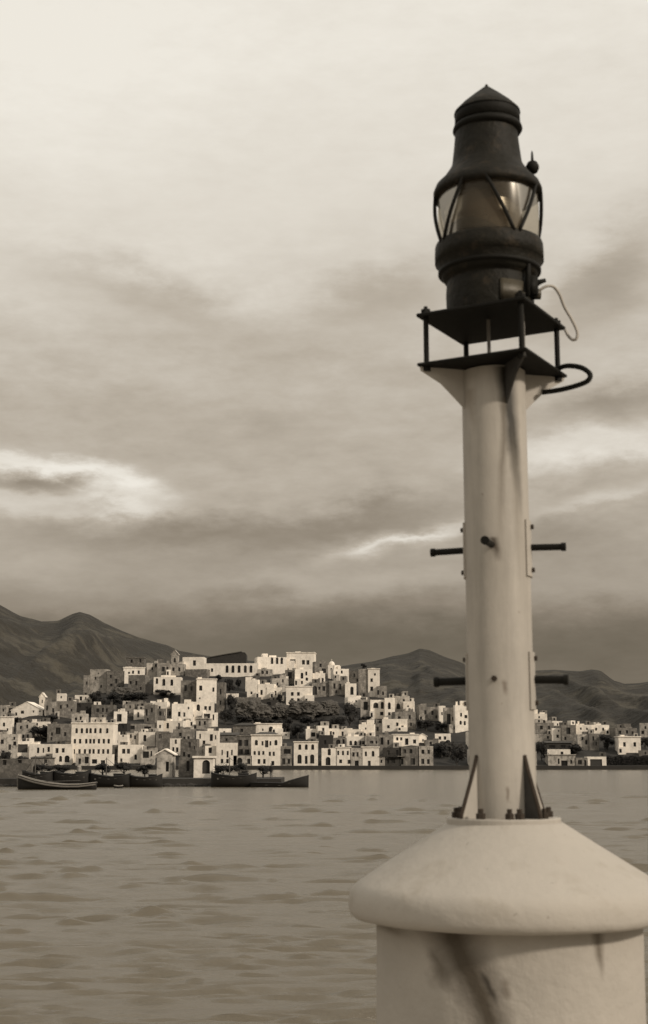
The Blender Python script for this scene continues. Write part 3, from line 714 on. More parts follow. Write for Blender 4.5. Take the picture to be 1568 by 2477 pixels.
H(7,1140,830,1235,885,'G','1185,858,20,24','grey low house between two bright ones at the right')
H(7,1222,778,1352,858,'W','1262,815,22,28;1305,815,22,28','white two windowed house near the dark mound')
# ---- waterfront row (base on the quay)
QB = 1046
H(7,40,850,238,QB,'W',wrow((88,142,196),892,26,42,'a')+';86,992,38,72a;142,998,24,66;192,992,38,72a','white waterfront house with three windows over two big arches','waterfront_house', yaw=0, extra='c')
H(7,272,900,395,QB,'W','335,932,28,54a;325,1010,44,66a','white waterfront house with one tall arch over a dark door','waterfront_house', yaw=0)
H(7,392,896,515,QB,'W','410,940,18,36;450,940,18,36;490,940,18,36;500,1014,26,34;430,1010,26,30','white waterfront house with three close narrow windows','waterfront_house', yaw=0, extra='c')
H(7,512,898,612,QB,'C','538,952,20,36;572,952,20,36;565,1026,36,44d','cream waterfront house with paired windows over a dark door','waterfront_house', yaw=0)
H(7,610,894,752,QB,'W','642,948,20,36a;702,948,24,44a;670,1026,26,40d','white waterfront house at the right end of the bright row','waterfront_house', yaw=0, extra='c')
H(7,752,970,800,QB,'C','772,1010,16,26','small cream lean to beside the bright waterfront row','shed','shed', roof=('shed',18))
H(7,790,895,935,QB,'D','830,940,22,40;905,935,24,40;870,1010,34,34','dark fronted waterfront house with arched balcony','waterfront_house', yaw=0, extra='b')
H(7,925,885,1085,QB,'G','968,925,26,30;1020,925,26,34;940,1012,34,48d;1035,1012,40,54d','grey waterfront house with two dark shop openings','waterfront_house', yaw=0, extra='b')
H(7,1080,882,1205,QB,'C','1120,930,26,34;1168,930,22,34;1118,1010,28,44d;1165,1012,24,40','cream waterfront house before the dark mound','waterfront_house', yaw=0)
H(6,1140,970,1242,1155,'G','1200,1020,70,44;1166,1112,30,56;1215,1112,24,44','shaded waterfront house with a dark veranda between two white ones','waterfront_house', yaw=0)
H(6,870,872,1142,1155,'W','915,940,30,46a;972,945,20,40;1010,950,34,64;1045,945,18,40;1096,940,30,46a;900,1034,22,34;940,1036,22,38;980,1034,22,34;1040,1042,22,38;1076,1042,22,38;940,1112,26,44;990,1112,26,44;1068,1128,30,40d','tall white neoclassical mansion on the waterfront','mansion','mansion', roof=('hip',34), extra='c', yaw=0, dep=9)
H(6,735,880,872,1062,'G','765,942,36,56;822,942,40,56;772,1022,44,44;830,1024,44,44','grey side wing with four dark bays left of the neoclassical mansion','mansion_wing','house', yaw=0, extra='c')
H(6,705,1058,872,1155,'C','762,1108,50,54a;846,1112,32,48d','low cream quay house with a round arch below the grey wing','waterfront_house', yaw=0)
H(6,548,940,734,1155,'W','600,1030,14,50;650,1046,20,60;690,1030,16,50;600,1110,26,40;650,1110,26,40','plain white quay house with slim pilasters left of the grey wing','waterfront_house', yaw=0)
H(6,444,968,545,1140,'W','490,1010,34,50;490,1080,20,30','white quay house with one square window','waterfront_house', yaw=2)
H(6,362,830,560,1065,'W','500,892,30,62;432,950,28,62;396,880,16,44;540,890,14,40;432,1020,24,40','white cut up house with tall dark openings above the quay', yaw=-2)
H(6,572,808,684,872,'W','620,842,16,20','low very bright house behind the slim pilaster quay house')
H(6,575,868,742,952,'S','640,912,20,26','brown roofed house behind the plain quay house', roof=('shed',26))
H(6,900,768,1150,852,'W','1050,815,44,44a;975,820,14,22','white pedimented building behind the neoclassical mansion','building','building', extra='c')
H(6,700,780,905,860,'S','780,825,30,30','building with a brown sloping roof left of the pedimented one','building','building', roof=('hip',26))
H(6,1158,842,1222,892,'W','1190,868,14,16','tiny white cube behind the neoclassical mansion')
H(6,1375,812,1530,900,'C','1440,850,46,40a;1500,855,16,26','cream arched house in the dark gap above the twin arch house')
# ---- left town (crop 5)
H(5,660,762,1036,1120,'W',wrow((703,752,798,832,876,924,986),830,25,44,'a')+';'+wrow((690,738,795,833,866,912,957,1002),926,24,42)+';'+wrow((683,735,785,830,865,912,955,998),1020,24,42),
  'large white three storey hotel with rows of dark windows','hotel','hotel', extra='c', yaw=0, dep=10)
H(5,840,706,975,764,'C','880,735,16,20;930,735,16,20','small roof house on top of the three storey hotel','roof_house', D=434, down=.6)
H(5,660,672,790,760,'C','700,720,26,26','cream house left behind the hotel roof house')
H(5,700,1040,832,1150,'C','735,1110,26,50;800,1100,40,60d','cream ground floor shop in front of the hotel, left half','shop','shop', D=D_of(1550+1120*.26247)-8, dep=5, yaw=0)
H(5,835,1046,1030,1140,'W','872,1112,52,40;950,1118,44,34','white ground floor shop in front of the hotel, right half','shop','shop', D=D_of(1550+1120*.26247)-8, dep=5, yaw=0)
H(5,0,592,62,700,'C','30,640,18,26','cream house at the far left edge of the upper town')
H(5,55,602,140,695,'G','100,640,40,40','grey house with a dark opening at the far left')
H(5,100,640,395,705,'W','205,655,34,34;310,650,16,24;372,640,20,30','white house with a long sloping gable on the left hill','house', roof=('gable',76), wtone='whitewash')
H(5,360,520,415,650,'W','388,560,14,30a','small white belfry on the left hill gable','belfry','belfry', roof=('gable',40), wtone='whitewash', dep=1.5)
H(5,412,560,530,715,'G','435,620,18,44;490,640,20,40','grey ruinous house right of the left hill belfry', extra='t')
H(5,525,485,604,560,'W','565,520,16,20','small white cube house on the left hill skyline')
H(5,525,556,690,700,'G','560,610,20,34;620,600,18,30;660,640,14,24','grey stone house under the small skyline cube')
H(5,690,500,836,575,'W','745,532,26,38;790,530,14,26','bright white house with one dark door on the left skyline')
H(5,635,545,690,600,'W','660,575,12,16','tiny white house left of the bright skyline one')
H(5,675,570,850,665,'D','720,600,50,30;800,620,30,26','dark house under the bright skyline one')
H(5,845,590,1050,690,'S','900,640,26,34;870,660,40,26;985,640,20,34','brown stone houses under the western cliff', extra='h')
H(5,1050,652,1160,770,'W','1100,710,48,70','white framed open house with a dark inside')
H(5,1150,585,1240,700,'G','1200,610,16,30;1180,660,18,30','grey house with small windows below the cliff')
H(5,1235,635,1330,722,'W','1275,682,18,50;1262,610,12,20','white house with a slim door below the cliff')
H(5,1180,560,1340,640,'G','1210,600,18,26;1270,600,18,30','grey house row right under the western cliff')
H(5,1330,590,1430,760,'G','1350,660,20,60;1400,640,20,40','grey house between white ones in the left middle')
H(5,1425,565,1540,735,'W','1470,620,24,34;1500,680,26,40;1445,680,20,40','white house with scattered windows in the left middle')
H(5,0,705,112,900,'W','36,772,22,36;70,820,16,26','big white house with sloping side at the left edge', extra='c')
H(5,-60,860,160,1080,'C','20,930,30,40;90,980,26,50;130,900,18,26','cream house front at the left edge above the trees', dep=6)
H(5,150,755,300,905,'C','190,800,20,30;250,790,20,34;215,880,22,34','cream house behind the round dark tree')
H(5,290,745,445,880,'W','340,770,20,26;400,790,20,30','white house top behind the round dark trees')
H(5,440,765,665,935,'G','535,830,50,60;600,860,20,40;480,860,20,30','grey house left of the hotel with a dark bay')
H(5,118,925,305,1075,'W','205,992,108,76','white house with a very wide shuttered opening','waterfront_house')
H(5,268,952,495,1090,'W','350,1010,26,50;400,1010,18,44;450,1002,26,46','pinkish white quay house with tall panels')
H(5,488,952,664,1140,'W','525,1012,30,46;582,1010,28,40;560,1090,30,50a;620,1090,50,60a','white quay house with a ragged arch at its foot')
H(5,285,1080,495,1160,'G','330,1120,26,34;420,1110,30,34','low grey waterfront shed row at the left','shed','shed', roof=('shed',14))
H(5,1035,762,1175,870,'D','1070,800,60,50;1130,790,26,34','dark ruined house right of the hotel', name='ruin', cat='ruin')
H(5,1170,765,1460,850,'G','1215,800,60,34;1360,805,70,30','long grey ruin with two dark gaps right of the hotel', name='ruin', cat='ruin')
H(5,1035,866,1175,985,'W','1135,870,18,30;1080,930,16,26','white low house touching the right of the hotel')
H(5,1168,850,1285,970,'C','1205,880,20,34;1245,890,20,34','cream house right of the low white one')
H(5,1280,842,1446,975,'W','1335,898,30,54a','white house with a single arched window right of the hotel', yaw=2)
H(5,1440,835,1560,1000,'S','1480,880,30,40;1500,950,20,30','brown shadowed house between the single arch and the lane')
H(5,1040,960,1092,1120,'S','1070,1020,18,40','dark narrow alley house beside the hotel foot')
H(5,1090,958,1305,1125,'W','1140,1018,32,44;1184,1018,30,44;1252,1074,26,44a;1120,1100,22,30','white quay house with paired square windows right of the hotel','waterfront_house', yaw=0)
H(5,1298,1002,1425,1140,'C','1345,1050,60,60;1395,1040,16,50','cream house with a grey bay near the gabled chapel')
# ---- far right shore (crop 8)
H(8,430,672,592,780,'W','520,705,16,20;460,730,16,20','bright white house right beside the pole on the far shore', extra='t')
H(8,480,755,650,870,'G','540,800,30,34;610,800,22,30','grey house right of the pole with a pale ledge')
H(8,640,740,735,812,'W','690,770,14,20','small white house top on the right shore')
H(8,640,805,740,940,'W','690,880,24,30;700,830,12,16','white house in the middle of the right shore')
H(8,728,775,860,950,'S','790,830,40,60;760,900,20,30','brown house between white ones on the right shore')
H(8,858,775,1002,870,'W','905,810,16,20;960,812,16,20','white house with a raised corner on the right shore', extra='h')
H(8,876,862,990,990,'C','920,900,20,30;955,935,24,40','cream house under the raised corner one')
H(8,1000,775,1165,862,'W','1045,815,20,26;1110,815,20,26','long low white house left of the round tree')
H(8,985,855,1070,1000,'G','1020,900,20,40;1045,950,14,30','grey house left of the round tree')
H(8,440,860,645,925,'C','600,890,18,24','cream terrace wall house beside the pole')
H(8,600,1000,805,1062,'W','730,1035,26,26','white upper storey of the quay house at the right shore')
H(8,560,940,815,1010,'D','640,975,60,26;740,975,50,26','dark tiled house row on the right shore', roof=('shed',20))
H(8,606,1055,852,1170,'C','700,1110,18,50;752,1135,64,62d;815,1115,20,34','cream boathouse with a wide dark doorway','boathouse','boathouse', yaw=0, extra='c')
H(8,848,1078,966,1172,'G','895,1120,40,40;945,1130,20,60d','grey quay shed between the boathouse and the framed one','shed','shed', yaw=0)
H(8,964,1068,1138,1172,'W','1045,1122,120,60','low white quay house with a broad grey shutter','waterfront_house', yaw=0)
H(8,1220,805,1425,900,'G','1260,845,30,30;1330,840,24,30;1385,850,20,30','grey white house above the two windowed one on the right', extra='t')
H(8,1255,888,1455,1040,'W','1306,955,26,40;1402,955,26,40','white house with two windows near the right edge', yaw=1, extra='c')
H(8,1450,758,1560,880,'C','1500,800,18,26;1530,840,18,26','cream house at the right edge of the photo')
H(8,1445,1010,1620,1060,'G','1500,1035,18,20','grey terrace wall at the right edge','terrace_wall','wall', dep=2)
# small houses showing over the roofs of the traced ones
fill_src = [f for f in FILL if f[8] > 1640 and f[7] in ('house', 'waterfront_house', 'mansion', 'hotel') and (f[3]-f[1]) > 75]
for f in fill_src:
    crop, x0, yt, x1, yb, label, D_, cat_, fy = f; words = label.split()
    if len(words) > 11: continue
    sides = random.choice((('left',), ('right',), ('left', 'right'), ()))
    for sd in sides:
        w_ = random.uniform(34, 70); cx = x0+(x1-x0)*(.24 if sd == 'left' else .76)+random.uniform(-12, 12); up = random.uniform(16, 42)
        tn = random.choice('WCCGGSS'); ad = {'W': 'white', 'C': 'cream', 'G': 'grey', 'S': 'brown'}[tn]
        H(crop, cx-w_/2, yt-up, cx+w_/2, yt+30, tn, f'{cx},{yt-up*.45},18,22' if up > 24 else '', f'{ad} top on {sd} behind {label}', D=D_+8.5+random.uniform(0, 2.5), dep=3.5)
# outside / behind the pole: sparse continuation of the row
for i, (a, b_, c_, e_) in enumerate(((1510,760,1640,900),(1630,800,1760,930),(1520,880,1700,1040),(1525,930,1640,QB))):
    H(7,a,b_,c_,e_,'WGCW'[i],f'{(a+c_)/2},{(b_+e_)/2},26,34',['white shore house half hidden behind the right side of the pole','grey shore house behind the pole near the bright terrace','cream shore house behind the pole at mid height','white quay house behind the foot of the pole'][i], group='houses behind the pole')

for i, (a, b_, c_, e_, tn) in enumerate(((-140,690,-40,800,'C'),(-20,700,90,810,'W'),(110,690,230,790,'G'),(250,700,370,800,'W'),(-150,840,-20,960,'G'),(0,850,110,960,'W'),(130,830,260,950,'C'),(280,850,400,960,'W'),(-120,1000,30,1172,'W'),(60,1010,200,1172,'C'),(215,1030,380,1172,'W'),(395,1020,500,1172,'G'))):
    H(8,a,b_,c_,e_,tn,f'{(a+c_)/2-22},{(b_+e_)/2},22,32;{(a+c_)/2+22},{(b_+e_)/2},22,32','shore house completely covered by the white pole', group='houses covered by the pole')

# ------------------------------------------------------------------ rocks
def rock(px, py, w, h, label, D=None, seed=0, m='rock'):
    D = D or D_of(py+h*.5); k = D*.985/F; c = P(px, py, D)
    bm = bmesh.new(); bmesh.ops.create_icosphere(bm, subdivisions=5, radius=1)
    for v in bm.verts:
        n = v.co.normalized()
        v.co = n*(1+.30*noise.fractal(n*1.8+Vector((seed, 0, 0)), 1, 2, 5)+.16*(1-abs(noise.noise(n*4+Vector((0, seed, 0))))*2)+.10*noise.noise(n*13))
        v.co.z = v.co.z*.75+round(v.co.z*4)/4*.25
        v.co.x *= w*k/2; v.co.z *= h*k/2; v.co.y *= min(w, h*1.5)*k/2*.8
    o = link_mesh('rock_outcrop', bm, MATS[m]); o.location = (c.x, c.y+min(w, h*1.5)*k/2*.5, c.z); tag(o, label, 'rock'); return o
rock(612, 1722, 80, 52, 'brown rock outcrop below the white garden wall', seed=1)
rock(735, 1718, 85, 44, 'broad tan rock face under the house with four windows', seed=2)
rock(790, 1715, 60, 36, 'tan rock shoulder right of the broad rock face', seed=3)
rock(680, 1722, 50, 36, 'small brown rock under the retaining wall', seed=4)
rock(298, 1678, 64, 30, 'dark cliff rock under the slab roofed house', seed=5)
rock(1085, 1826, 82, 56, 'dark overgrown mound on the shore left of the pole', seed=7, D=440, m='hill_earth')

# ------------------------------------------------------------------ trees
def crown_mesh(seed, n=1500):
    rng = random.Random(seed); bm = bmesh.new()
    cl = [(Vector((rng.uniform(-.55, .55), rng.uniform(-.55, .55), rng.uniform(-.45, .6))), rng.uniform(.28, .5)) for _ in range(11)]
    for i in range(n):
        c, r = rng.choice(cl); dv = Vector((rng.gauss(0, 1), rng.gauss(0, 1), rng.gauss(0, 1))).normalized()
        p = c+dv*r*rng.uniform(.55, 1.05); s = rng.uniform(.035, .075)
        a = Vector((rng.gauss(0, 1), rng.gauss(0, 1), rng.gauss(0, 1))).normalized(); b = a.orthogonal().normalized()
        q = [p+a*s, p+b*s*.8, p-a*s, p-b*s*.8]
        bm.faces.new([bm.verts.new(v) for v in q])
    for c, r in cl:   # twiggy core keeps the heart of each clump opaque
        g = bmesh.ops.create_icosphere(bm, subdivisions=2, radius=r*.62)
        for v in g['verts']: v.co = v.co*(1+.4*noise.noise(v.co*6+c)) + c
    me = bpy.data.meshes.new('crown'); bm.to_mesh(me); bm.free(); me.materials.append(MATS['foliage']); return me
CROWNS = [crown_mesh(s) for s in range(5)]
trunk_bm = bmesh.new(); tube(trunk_bm, [(0, 0, -1.5), (.03, 0, -.9), (.0, .03, -.3), (.05, 0, .2)], [.09, .07, .05, .02], 8)
for s_ in (-1, 1): tube(trunk_bm, [(0, .0, -.7), (.2*s_, .05*s_, -.35), (.38*s_, .1, .1)], [.045, .03, .015], 6)
TRUNK = bpy.data.meshes.new('trunk'); trunk_bm.to_mesh(TRUNK); trunk_bm.free(); TRUNK.materials.append(MATS['bark'])
tree_i = 0
def tree(px, py, w, h, label, D=None, dd=0, name='tree'):
    """crown centre, width and height in photo px"""
    global tree_i
    D = (D or D_of(py+h*.5))+dd; w *= 1.28; h *= 1.2; k = D*.985/F; c = P(px, py, D); tree_i += 1
    root = empty(name, (c.x, c.y, c.z-h*k*.75)); tag(root, label, 'tree' if name == 'tree' else 'bush', 'trees of the hillside town')
    for nm, me in (('crown', CROWNS[tree_i % 5]), ('trunk', TRUNK)):
        o = bpy.data.objects.new(nm, me); C.objects.link(o); o.parent = root; o.location = (0, 0, h*k*.75)
        o.scale = (w*k/2, w*k/2*.8, h*k/2*(1 if nm == 'crown' else 1)); o.rotation_euler = (0, 0, random.uniform(0, 6) if nm == 'crown' else 0)
for a in [
 (556, 1658, 26, 34, 'dark tree right beside the tall white tower house'), (576, 1652, 20, 24, 'small dark tree above the garden wall'),
 (530, 1640, 20, 16, 'low dark tree under the arcaded crest house'), (558, 1702, 34, 44, 'dark slender tree below the white garden wall'),
 (545, 1735, 36, 34, 'spreading dark tree left of the rock slope'), (590, 1742, 46, 22, 'dark tree above the brown sloping roof'),
 (640, 1744, 46, 22, 'dark tree at the middle of the rock foot'), (690, 1752, 44, 32, 'big dark tree behind the pedimented building'),
 (720, 1770, 40, 30, 'dark tree left of the cream arched house'), (745, 1745, 46, 24, 'dark tree under the tan rock face'),
 (785, 1750, 44, 26, 'dark tree below the tan rock shoulder'), (676, 1690, 18, 30, 'dark narrow tree left of the four window house'),
 (690, 1652, 24, 18, 'dark tree in the nook beneath the crest block'), (846, 1728, 48, 56, 'large square shaped dark tree in the right centre'),
 (822, 1748, 36, 28, 'dark tree leaning left of the large square one'), (884, 1740, 34, 16, 'low dark tree right of the large square one'),
 (1030, 1752, 50, 28, 'dark spreading tree below the right hand cluster'), (1068, 1756, 36, 22, 'dark tree right of the spreading one near the pole'),
 (1065, 1815, 50, 34, 'dark tree on the overgrown shore mound'), (1105, 1830, 38, 44, 'dark tree behind the foot of the white pole'),
 (1468, 1795, 38, 36, 'round dark tree near the right edge'), (1560, 1796, 26, 28, 'dark tree cut by the right edge of the photo'),
 (1393, 1812, 44, 24, 'dark tree above the grey quay shed'), (98, 1772, 46, 32, 'round dark tree left of the hotel'),
 (140, 1768, 30, 26, 'dark tree between the round one and the hotel'), (38, 1744, 26, 18, 'dark tree below the long gable on the left'),
 (125, 1736, 46, 18, 'dark trees edge below the grey ruinous house'), (232, 1688, 34, 32, 'dark tree at the foot of the stone bastion'),
 (275, 1690, 50, 28, 'dark tree at the foot of the western cliff'), (335, 1688, 60, 26, 'dark tree under the yard wall of the hill'),
 (400, 1676, 44, 18, 'dark tree under the house with three arches'), (10, 1832, 30, 36, 'dark round tree at the left edge by the quay'),
 (52, 1842, 40, 26, 'dark bush behind the left end of the jetty'), (1310, 1818, 30, 46, 'dark tree right of the white pole on the shore'),
 (240, 1700, 40, 20, 'dark scrub tree below the bastion foot'), (880, 1580+32, 16, 14, 'small dark tree behind the tower house crest')]:
    tree(*a)
# dark hedge along the shore at the right edge
hb = bmesh.new()
for i in range(9000):
    px = random.uniform(1468, 1640); t_ = random.random(); D_ = SHORE+6+random.uniform(0, 3)
    p = P(px, random.uniform(1828, 1858)+2*math.sin(px*.2), D_); s = random.uniform(.1, .22)
    a = Vector((random.gauss(0, 1), random.gauss(0, 1), random.gauss(0, 1))).normalized(); b = a.orthogonal()
    hb.faces.new([hb.verts.new(v) for v in (p+a*s, p+b*s, p-a*s, p-b*s)])
q0, q1 = P(1468, 1830, SHORE+8), P(1640, 1858, SHORE+8); box(hb, q0.x, q1.x, SHORE+7.6, SHORE+9, q1.z-1, q0.z)
tag(link_mesh('hedge', hb, MATS['foliage']), 'long dark hedge along the shore quay at the right edge', 'hedge')

# ------------------------------------------------------------------ jetty, chapels, boats, people
JD = 191.0; JZ = 1.0
def X_at(px, D): return (px-CX)/F*D/.985
bm = bmesh.new(); box(bm, X_at(-500, JD), X_at(684, JD), JD, JD+16, -.8, JZ)
for i in range(60):   # rough armour stones along the foot of the jetty
    x = X_at(-60+i*12.6+random.uniform(-3, 3), JD); s = random.uniform(.35, .7)
    g = bmesh.ops.create_icosphere(bm, subdivisions=1, radius=s)
    for v in g['verts']: v.co = Vector((v.co.x*1.3, v.co.y*.7, v.co.z*.8))*(1+.3*noise.noise(v.co*2+Vector((i, 0, 0))))+Vector((x, JD-.1, .0))
tag(link_mesh('jetty', bm, MATS['quay_stone']), kind='structure')
JG = 'small chapels and huts on the jetty'
def jz(py): return zo(py, 203)
H(6,340,1080,516,1262,'W','452,1165,78,118a','white box chapel on the jetty with one large dark arch','chapel','chapel', D=200, down=.6, yaw=0, group=JG, dep=3, extra='c')
H(6,0,1048,142,1220,'C','60,1052,20,40;95,1052,20,40;95,1160,32,90d','cream gabled chapel on the jetty with two small windows over a door','chapel','chapel', D=204, down=1.2, yaw=0, group=JG, dep=4, roof=('gable',44), wtone='whitewash')
H(6,200,1075,342,1235,'S','285,1155,30,90d','grey hut with a dark door between the two chapels on the jetty','hut','hut', D=203, down=.8, yaw=0, group=JG, dep=3)
H(5,-40,1090,285,1270,'S','40,1120,40,50;180,1110,40,40','low rough stone store at the left end of the jetty','store_house','shed', D=197, down=.4, yaw=0, group=JG, dep=5)

def hull(name, px0, px1, ywater, D, sheer, beam, m, trim, label, cat='boat', bow_left=True, flip=1, group=None, z0=-.25):
    """sheer: list of (t, height m) along the length; pointed bow, rounded stern"""
    x0, x1 = X_at(px0, D), X_at(px1, D); Lh = x1-x0
    root = empty(name, ((x0+x1)/2, D, 0)); tag(root, label, cat, group)
    bm = bmesh.new(); n = 18; rings = []; rail = []
    for i in range(n+1):
        t = i/n; tt = t if bow_left else 1-t
        w = beam/2*(math.sin(math.pi*min(1, tt*1.05+.03)))**.55 if tt < .5 else beam/2*(1-max(0, (tt-.5)*2)**3*.55)
        w = max(w, .04); hh = interp(sheer, t); x = -Lh/2+Lh*t
        rk = (.25 if tt < .1 else 0)
        pts = []
        for j in range(9):
            a = -math.pi/2+math.pi*j/8
            yy = w*math.sin(a)*(1-.35*(math.cos(a))**2); zz = hh-(hh-z0)*(math.cos(a))**.7
            if j in (0, 8): zz = hh
            pts.append(bm.verts.new((x, yy, zz)))
        rings.append(pts); rail.append((x, w, hh))
    for a, b in zip(rings, rings[1:]):
        for j in range(8): bm.faces.new((a[j], b[j], b[j+1], a[j+1]))
    bm.faces.new(rings[0]); bm.faces.new(rings[-1][::-1])
    link_mesh('hull', bm, MATS[m], root, True)
    for s in (-1, 1):
        bm = bmesh.new(); tube(bm, [(x, s*w, hh+.03) for x, w, hh in rail], .07, 6); link_mesh('gunwale', bm, MATS[trim], root)
    for tt in (.3, .5, .72):
        i = int(tt*n); x, w, hh = rail[i]; bm = bmesh.new(); box(bm, x-.14, x+.14, -w, w, hh-.28, hh-.22); link_mesh('thwart', bm, MATS['mast_wood'], root)
    return root
b1 = hull('rowing_boat', 69, 251, 1906, 174.5, [(0, 1.65), (.06, 1.5), (.2, 1.1), (.4, .74), (.6, .56), (.8, .58), (1, .80)], 2.3, 'hull_dark', 'hull_trim',
          'long open wooden boat with a raised bow, nearest to the water on the left')
# pale rubbing strake on the near side
bm = bmesh.new(); x0, x1 = -(X_at(251, 174.5)-X_at(69, 174.5))/2, (X_at(251, 174.5)-X_at(69, 174.5))/2
pts = []
for i in range(15):
    t = i/14; hh = interp([(0, 1.65), (.06, 1.5), (.2, 1.1), (.4, .74), (.6, .56), (.8, .58), (1, .80)], t)
    w = 1.15*(math.sin(math.pi*min(1, t*1.05+.03)))**.55 if t < .5 else 1.15*(1-max(0, (t-.5)*2)**3*.55)
    pts.append((x0+(x1-x0)*t, -max(w, .04)*.97-.03, hh-.22))
tube(bm, pts, .11, 6); link_mesh('rubbing_strake', bm, MATS['hull_grey'], b1)
bm = bmesh.new(); tube(bm, [(x0-.05, 0, .1), (x0-.12, 0, 1.1), (x0-.05, 0, 1.85)], [.1, .1, .08], 8); link_mesh('stem_post', bm, MATS['hull_trim'], b1)
bm = bmesh.new(); tube(bm, [(x0+2.2, -.5, .9), (x0+7.5, -.2, 1.05)], .035, 6); link_mesh('oar', bm, MATS['mast_wood'], b1)

def caique(px0, px1, D, h, label, mast=True, cabin=True, bow_left=True):
    r = hull('caique', px0, px1, 1900, D, [(0, h*1.12), (.12, h), (.5, h*.82), (.85, h*.92), (1, h*1.08)] if bow_left else [(0, h*1.08), (.15, h*.92), (.5, h*.82), (.88, h), (1, h*1.15)], 2.8, 'hull_dark', 'hull_dark', label, bow_left=bow_left, group='dark caiques moored at the jetty')
    Lh = X_at(px1, D)-X_at(px0, D)
    bm = bmesh.new(); n = 12
    box(bm, -Lh*.36, Lh*.36, -1.0, 1.0, h*.6, h*.72); link_mesh('deck', bm, MATS['mast_wood'], r)
    if cabin:
        bm = bmesh.new(); box(bm, Lh*.1, Lh*.32, -.75, .75, h*.7, h*.7+.55); box(bm, Lh*.09, Lh*.33, -.8, .8, h*.7+.552, h*.7+.63); link_mesh('cabin', bm, MATS['hull_dark'], r)
    if mast:
        bm = bmesh.new(); tube(bm, [(-Lh*.1, 0, h*.6), (-Lh*.1, 0, h+2.2)], [.08, .05], 8); link_mesh('mast', bm, MATS['mast_wood'], r)
        for e_ in (-.46, .42):
            bm = bmesh.new(); tube(bm, [(-Lh*.1, 0, h+2.1), (Lh*e_, 0, h*.95)], .02, 4); link_mesh('stay', bm, MATS['black_iron'], r)
        bm = bmesh.new(); tube(bm, [(-Lh*.1, 0, h*.6+.9), (Lh*.3, 0, h*.6+1.15)], .045, 6); link_mesh('boom', bm, MATS['mast_wood'], r)
    return r
caique(78, 150, 188.2, 1.85, 'dark caique moored behind the open boat, left one')
caique(152, 238, 188.4, 1.9, 'dark caique moored behind the stern of the open boat', mast=False, bow_left=False)
caique(236, 330, 188.2, 1.55, 'dark low caique moored before the gabled chapel', mast=True)
caique(328, 405, 188.5, 1.4, 'dark small caique moored under the gabled chapel', mast=False, bow_left=False)
caique(520, 626, 188.6, 1.6, 'dark long caique moored right of the arch chapel', mast=True, cabin=True)
for a in [(102, 1859, 50, 26, 'dark bushy tree on the jetty behind the left caique'), (150, 1861, 44, 22, 'dark bush on the jetty left of the pale coated person'),
          (248, 1860, 50, 26, 'dark bush on the jetty right of the pale coated person'), (300, 1858, 50, 28, 'dark bushy tree on the jetty in the middle of the caiques'),
          (350, 1862, 42, 28, 'dark bush on the jetty just left of the gabled chapel'), (540, 1862, 40, 28, 'dark bush on the jetty right of the arch chapel'),
          (580, 1860, 40, 30, 'dark bush on the jetty left of the dark dressed person'), (636, 1864, 44, 24, 'dark bush between the two dark dressed people on the jetty')]:
    tree(*a, D=199, name='bush')
r = hull('barge', 612, 748, 1899, 187.5, [(0, .55), (.45, .5), (.55, .45), (.66, .75), (.8, 1.05), (1, 1.45)], 2.2, 'hull_dark', 'hull_dark',
     'low dark barge with a high square end at the right tip of the jetty', 'boat', bow_left=False)
dg = hull('dinghy', 293, 313, 1901, 181.0, [(0, .30), (.5, .22), (1, .3)], .6, 'hull_dark', 'hull_trim', 'tiny dinghy floating in front of the dark caiques', 'boat', z0=-.1)

def person(px, D, zfoot, h, cloth, label, face=0.0, pose=0):
    root = empty('person', (X_at(px, D), D, zfoot), face); tag(root, label, 'person', 'people on the jetty')
    s = h/1.75
    V = [(0,0,.95),(0,0,1.2),(0,0,1.42),(0,0,1.52),(.0,0,1.66),(-.18,0,1.40),(-.24,.02,1.12),(-.20,-.08 if pose else .0,.88),(.18,0,1.40),(.25,.02,1.12),(.22,-.1 if pose else 0,.86),(-.10,0,.88),(-.11,.0,.48),(-.12,.02,.07),(-.12,-.12,.03),(.10,0,.88),(.12,-.03,.48),(.13,.03,.07),(.13,-.11,.03)]
    E = [(0,1),(1,2),(2,3),(3,4),(2,5),(5,6),(6,7),(2,8),(8,9),(9,10),(0,11),(11,12),(12,13),(13,14),(0,15),(15,16),(16,17),(17,18)]
    rad = [.15,.14,.15,.06,.095,.065,.05,.04,.065,.05,.04,.095,.065,.045,.035,.095,.065,.045,.035]
    me = bpy.data.meshes.new('body'); me.from_pydata([tuple(c*s for c in v) for v in V], E, []); me.materials.append(MATS[cloth])
    o = bpy.data.objects.new('body', me); C.objects.link(o); o.parent = root
    sk = o.modifiers.new('skin', 'SKIN'); 
    if not me.skin_vertices: me.skin_vertices.new()
    for i, r_ in enumerate(rad): me.skin_vertices[0].data[i].radius = (r_*s, r_*s*.8)
    me.skin_vertices[0].data[0].use_root = True
    o.modifiers.new('sub', 'SUBSURF').levels = 1; o.modifiers['sub'].render_levels = 1
    bm = bmesh.new(); lathe(bm, [(.15*s, 1.70*s), (.15*s, 1.715*s), (.10*s, 1.72*s), (.095*s, 1.80*s), (0, 1.82*s)], 12); link_mesh('hat', bm, MATS['cloth_dark'], root)
    if cloth == 'cloth_pale':
        bm = bmesh.new(); lathe(bm, [(.20*s, .55*s), (.21*s, .9*s), (.19*s, 1.1*s), (.2*s, 1.35*s), (.08*s, 1.47*s)], 14); link_mesh('coat', bm, MATS['cloth_pale'], root)
person(602, 192.6, JZ, 2.0, 'cloth_dark', 'person in dark clothes standing on the jetty above the long caique', .4, 1)
person(660, 192.8, JZ, 1.9, 'cloth_dark', 'person in dark clothes standing near the right tip of the jetty', -.5, 0)
person(210, 191.8, JZ, 2.0, 'cloth_pale', 'person in a pale coat standing on the jetty behind the open boat', .2, 0)

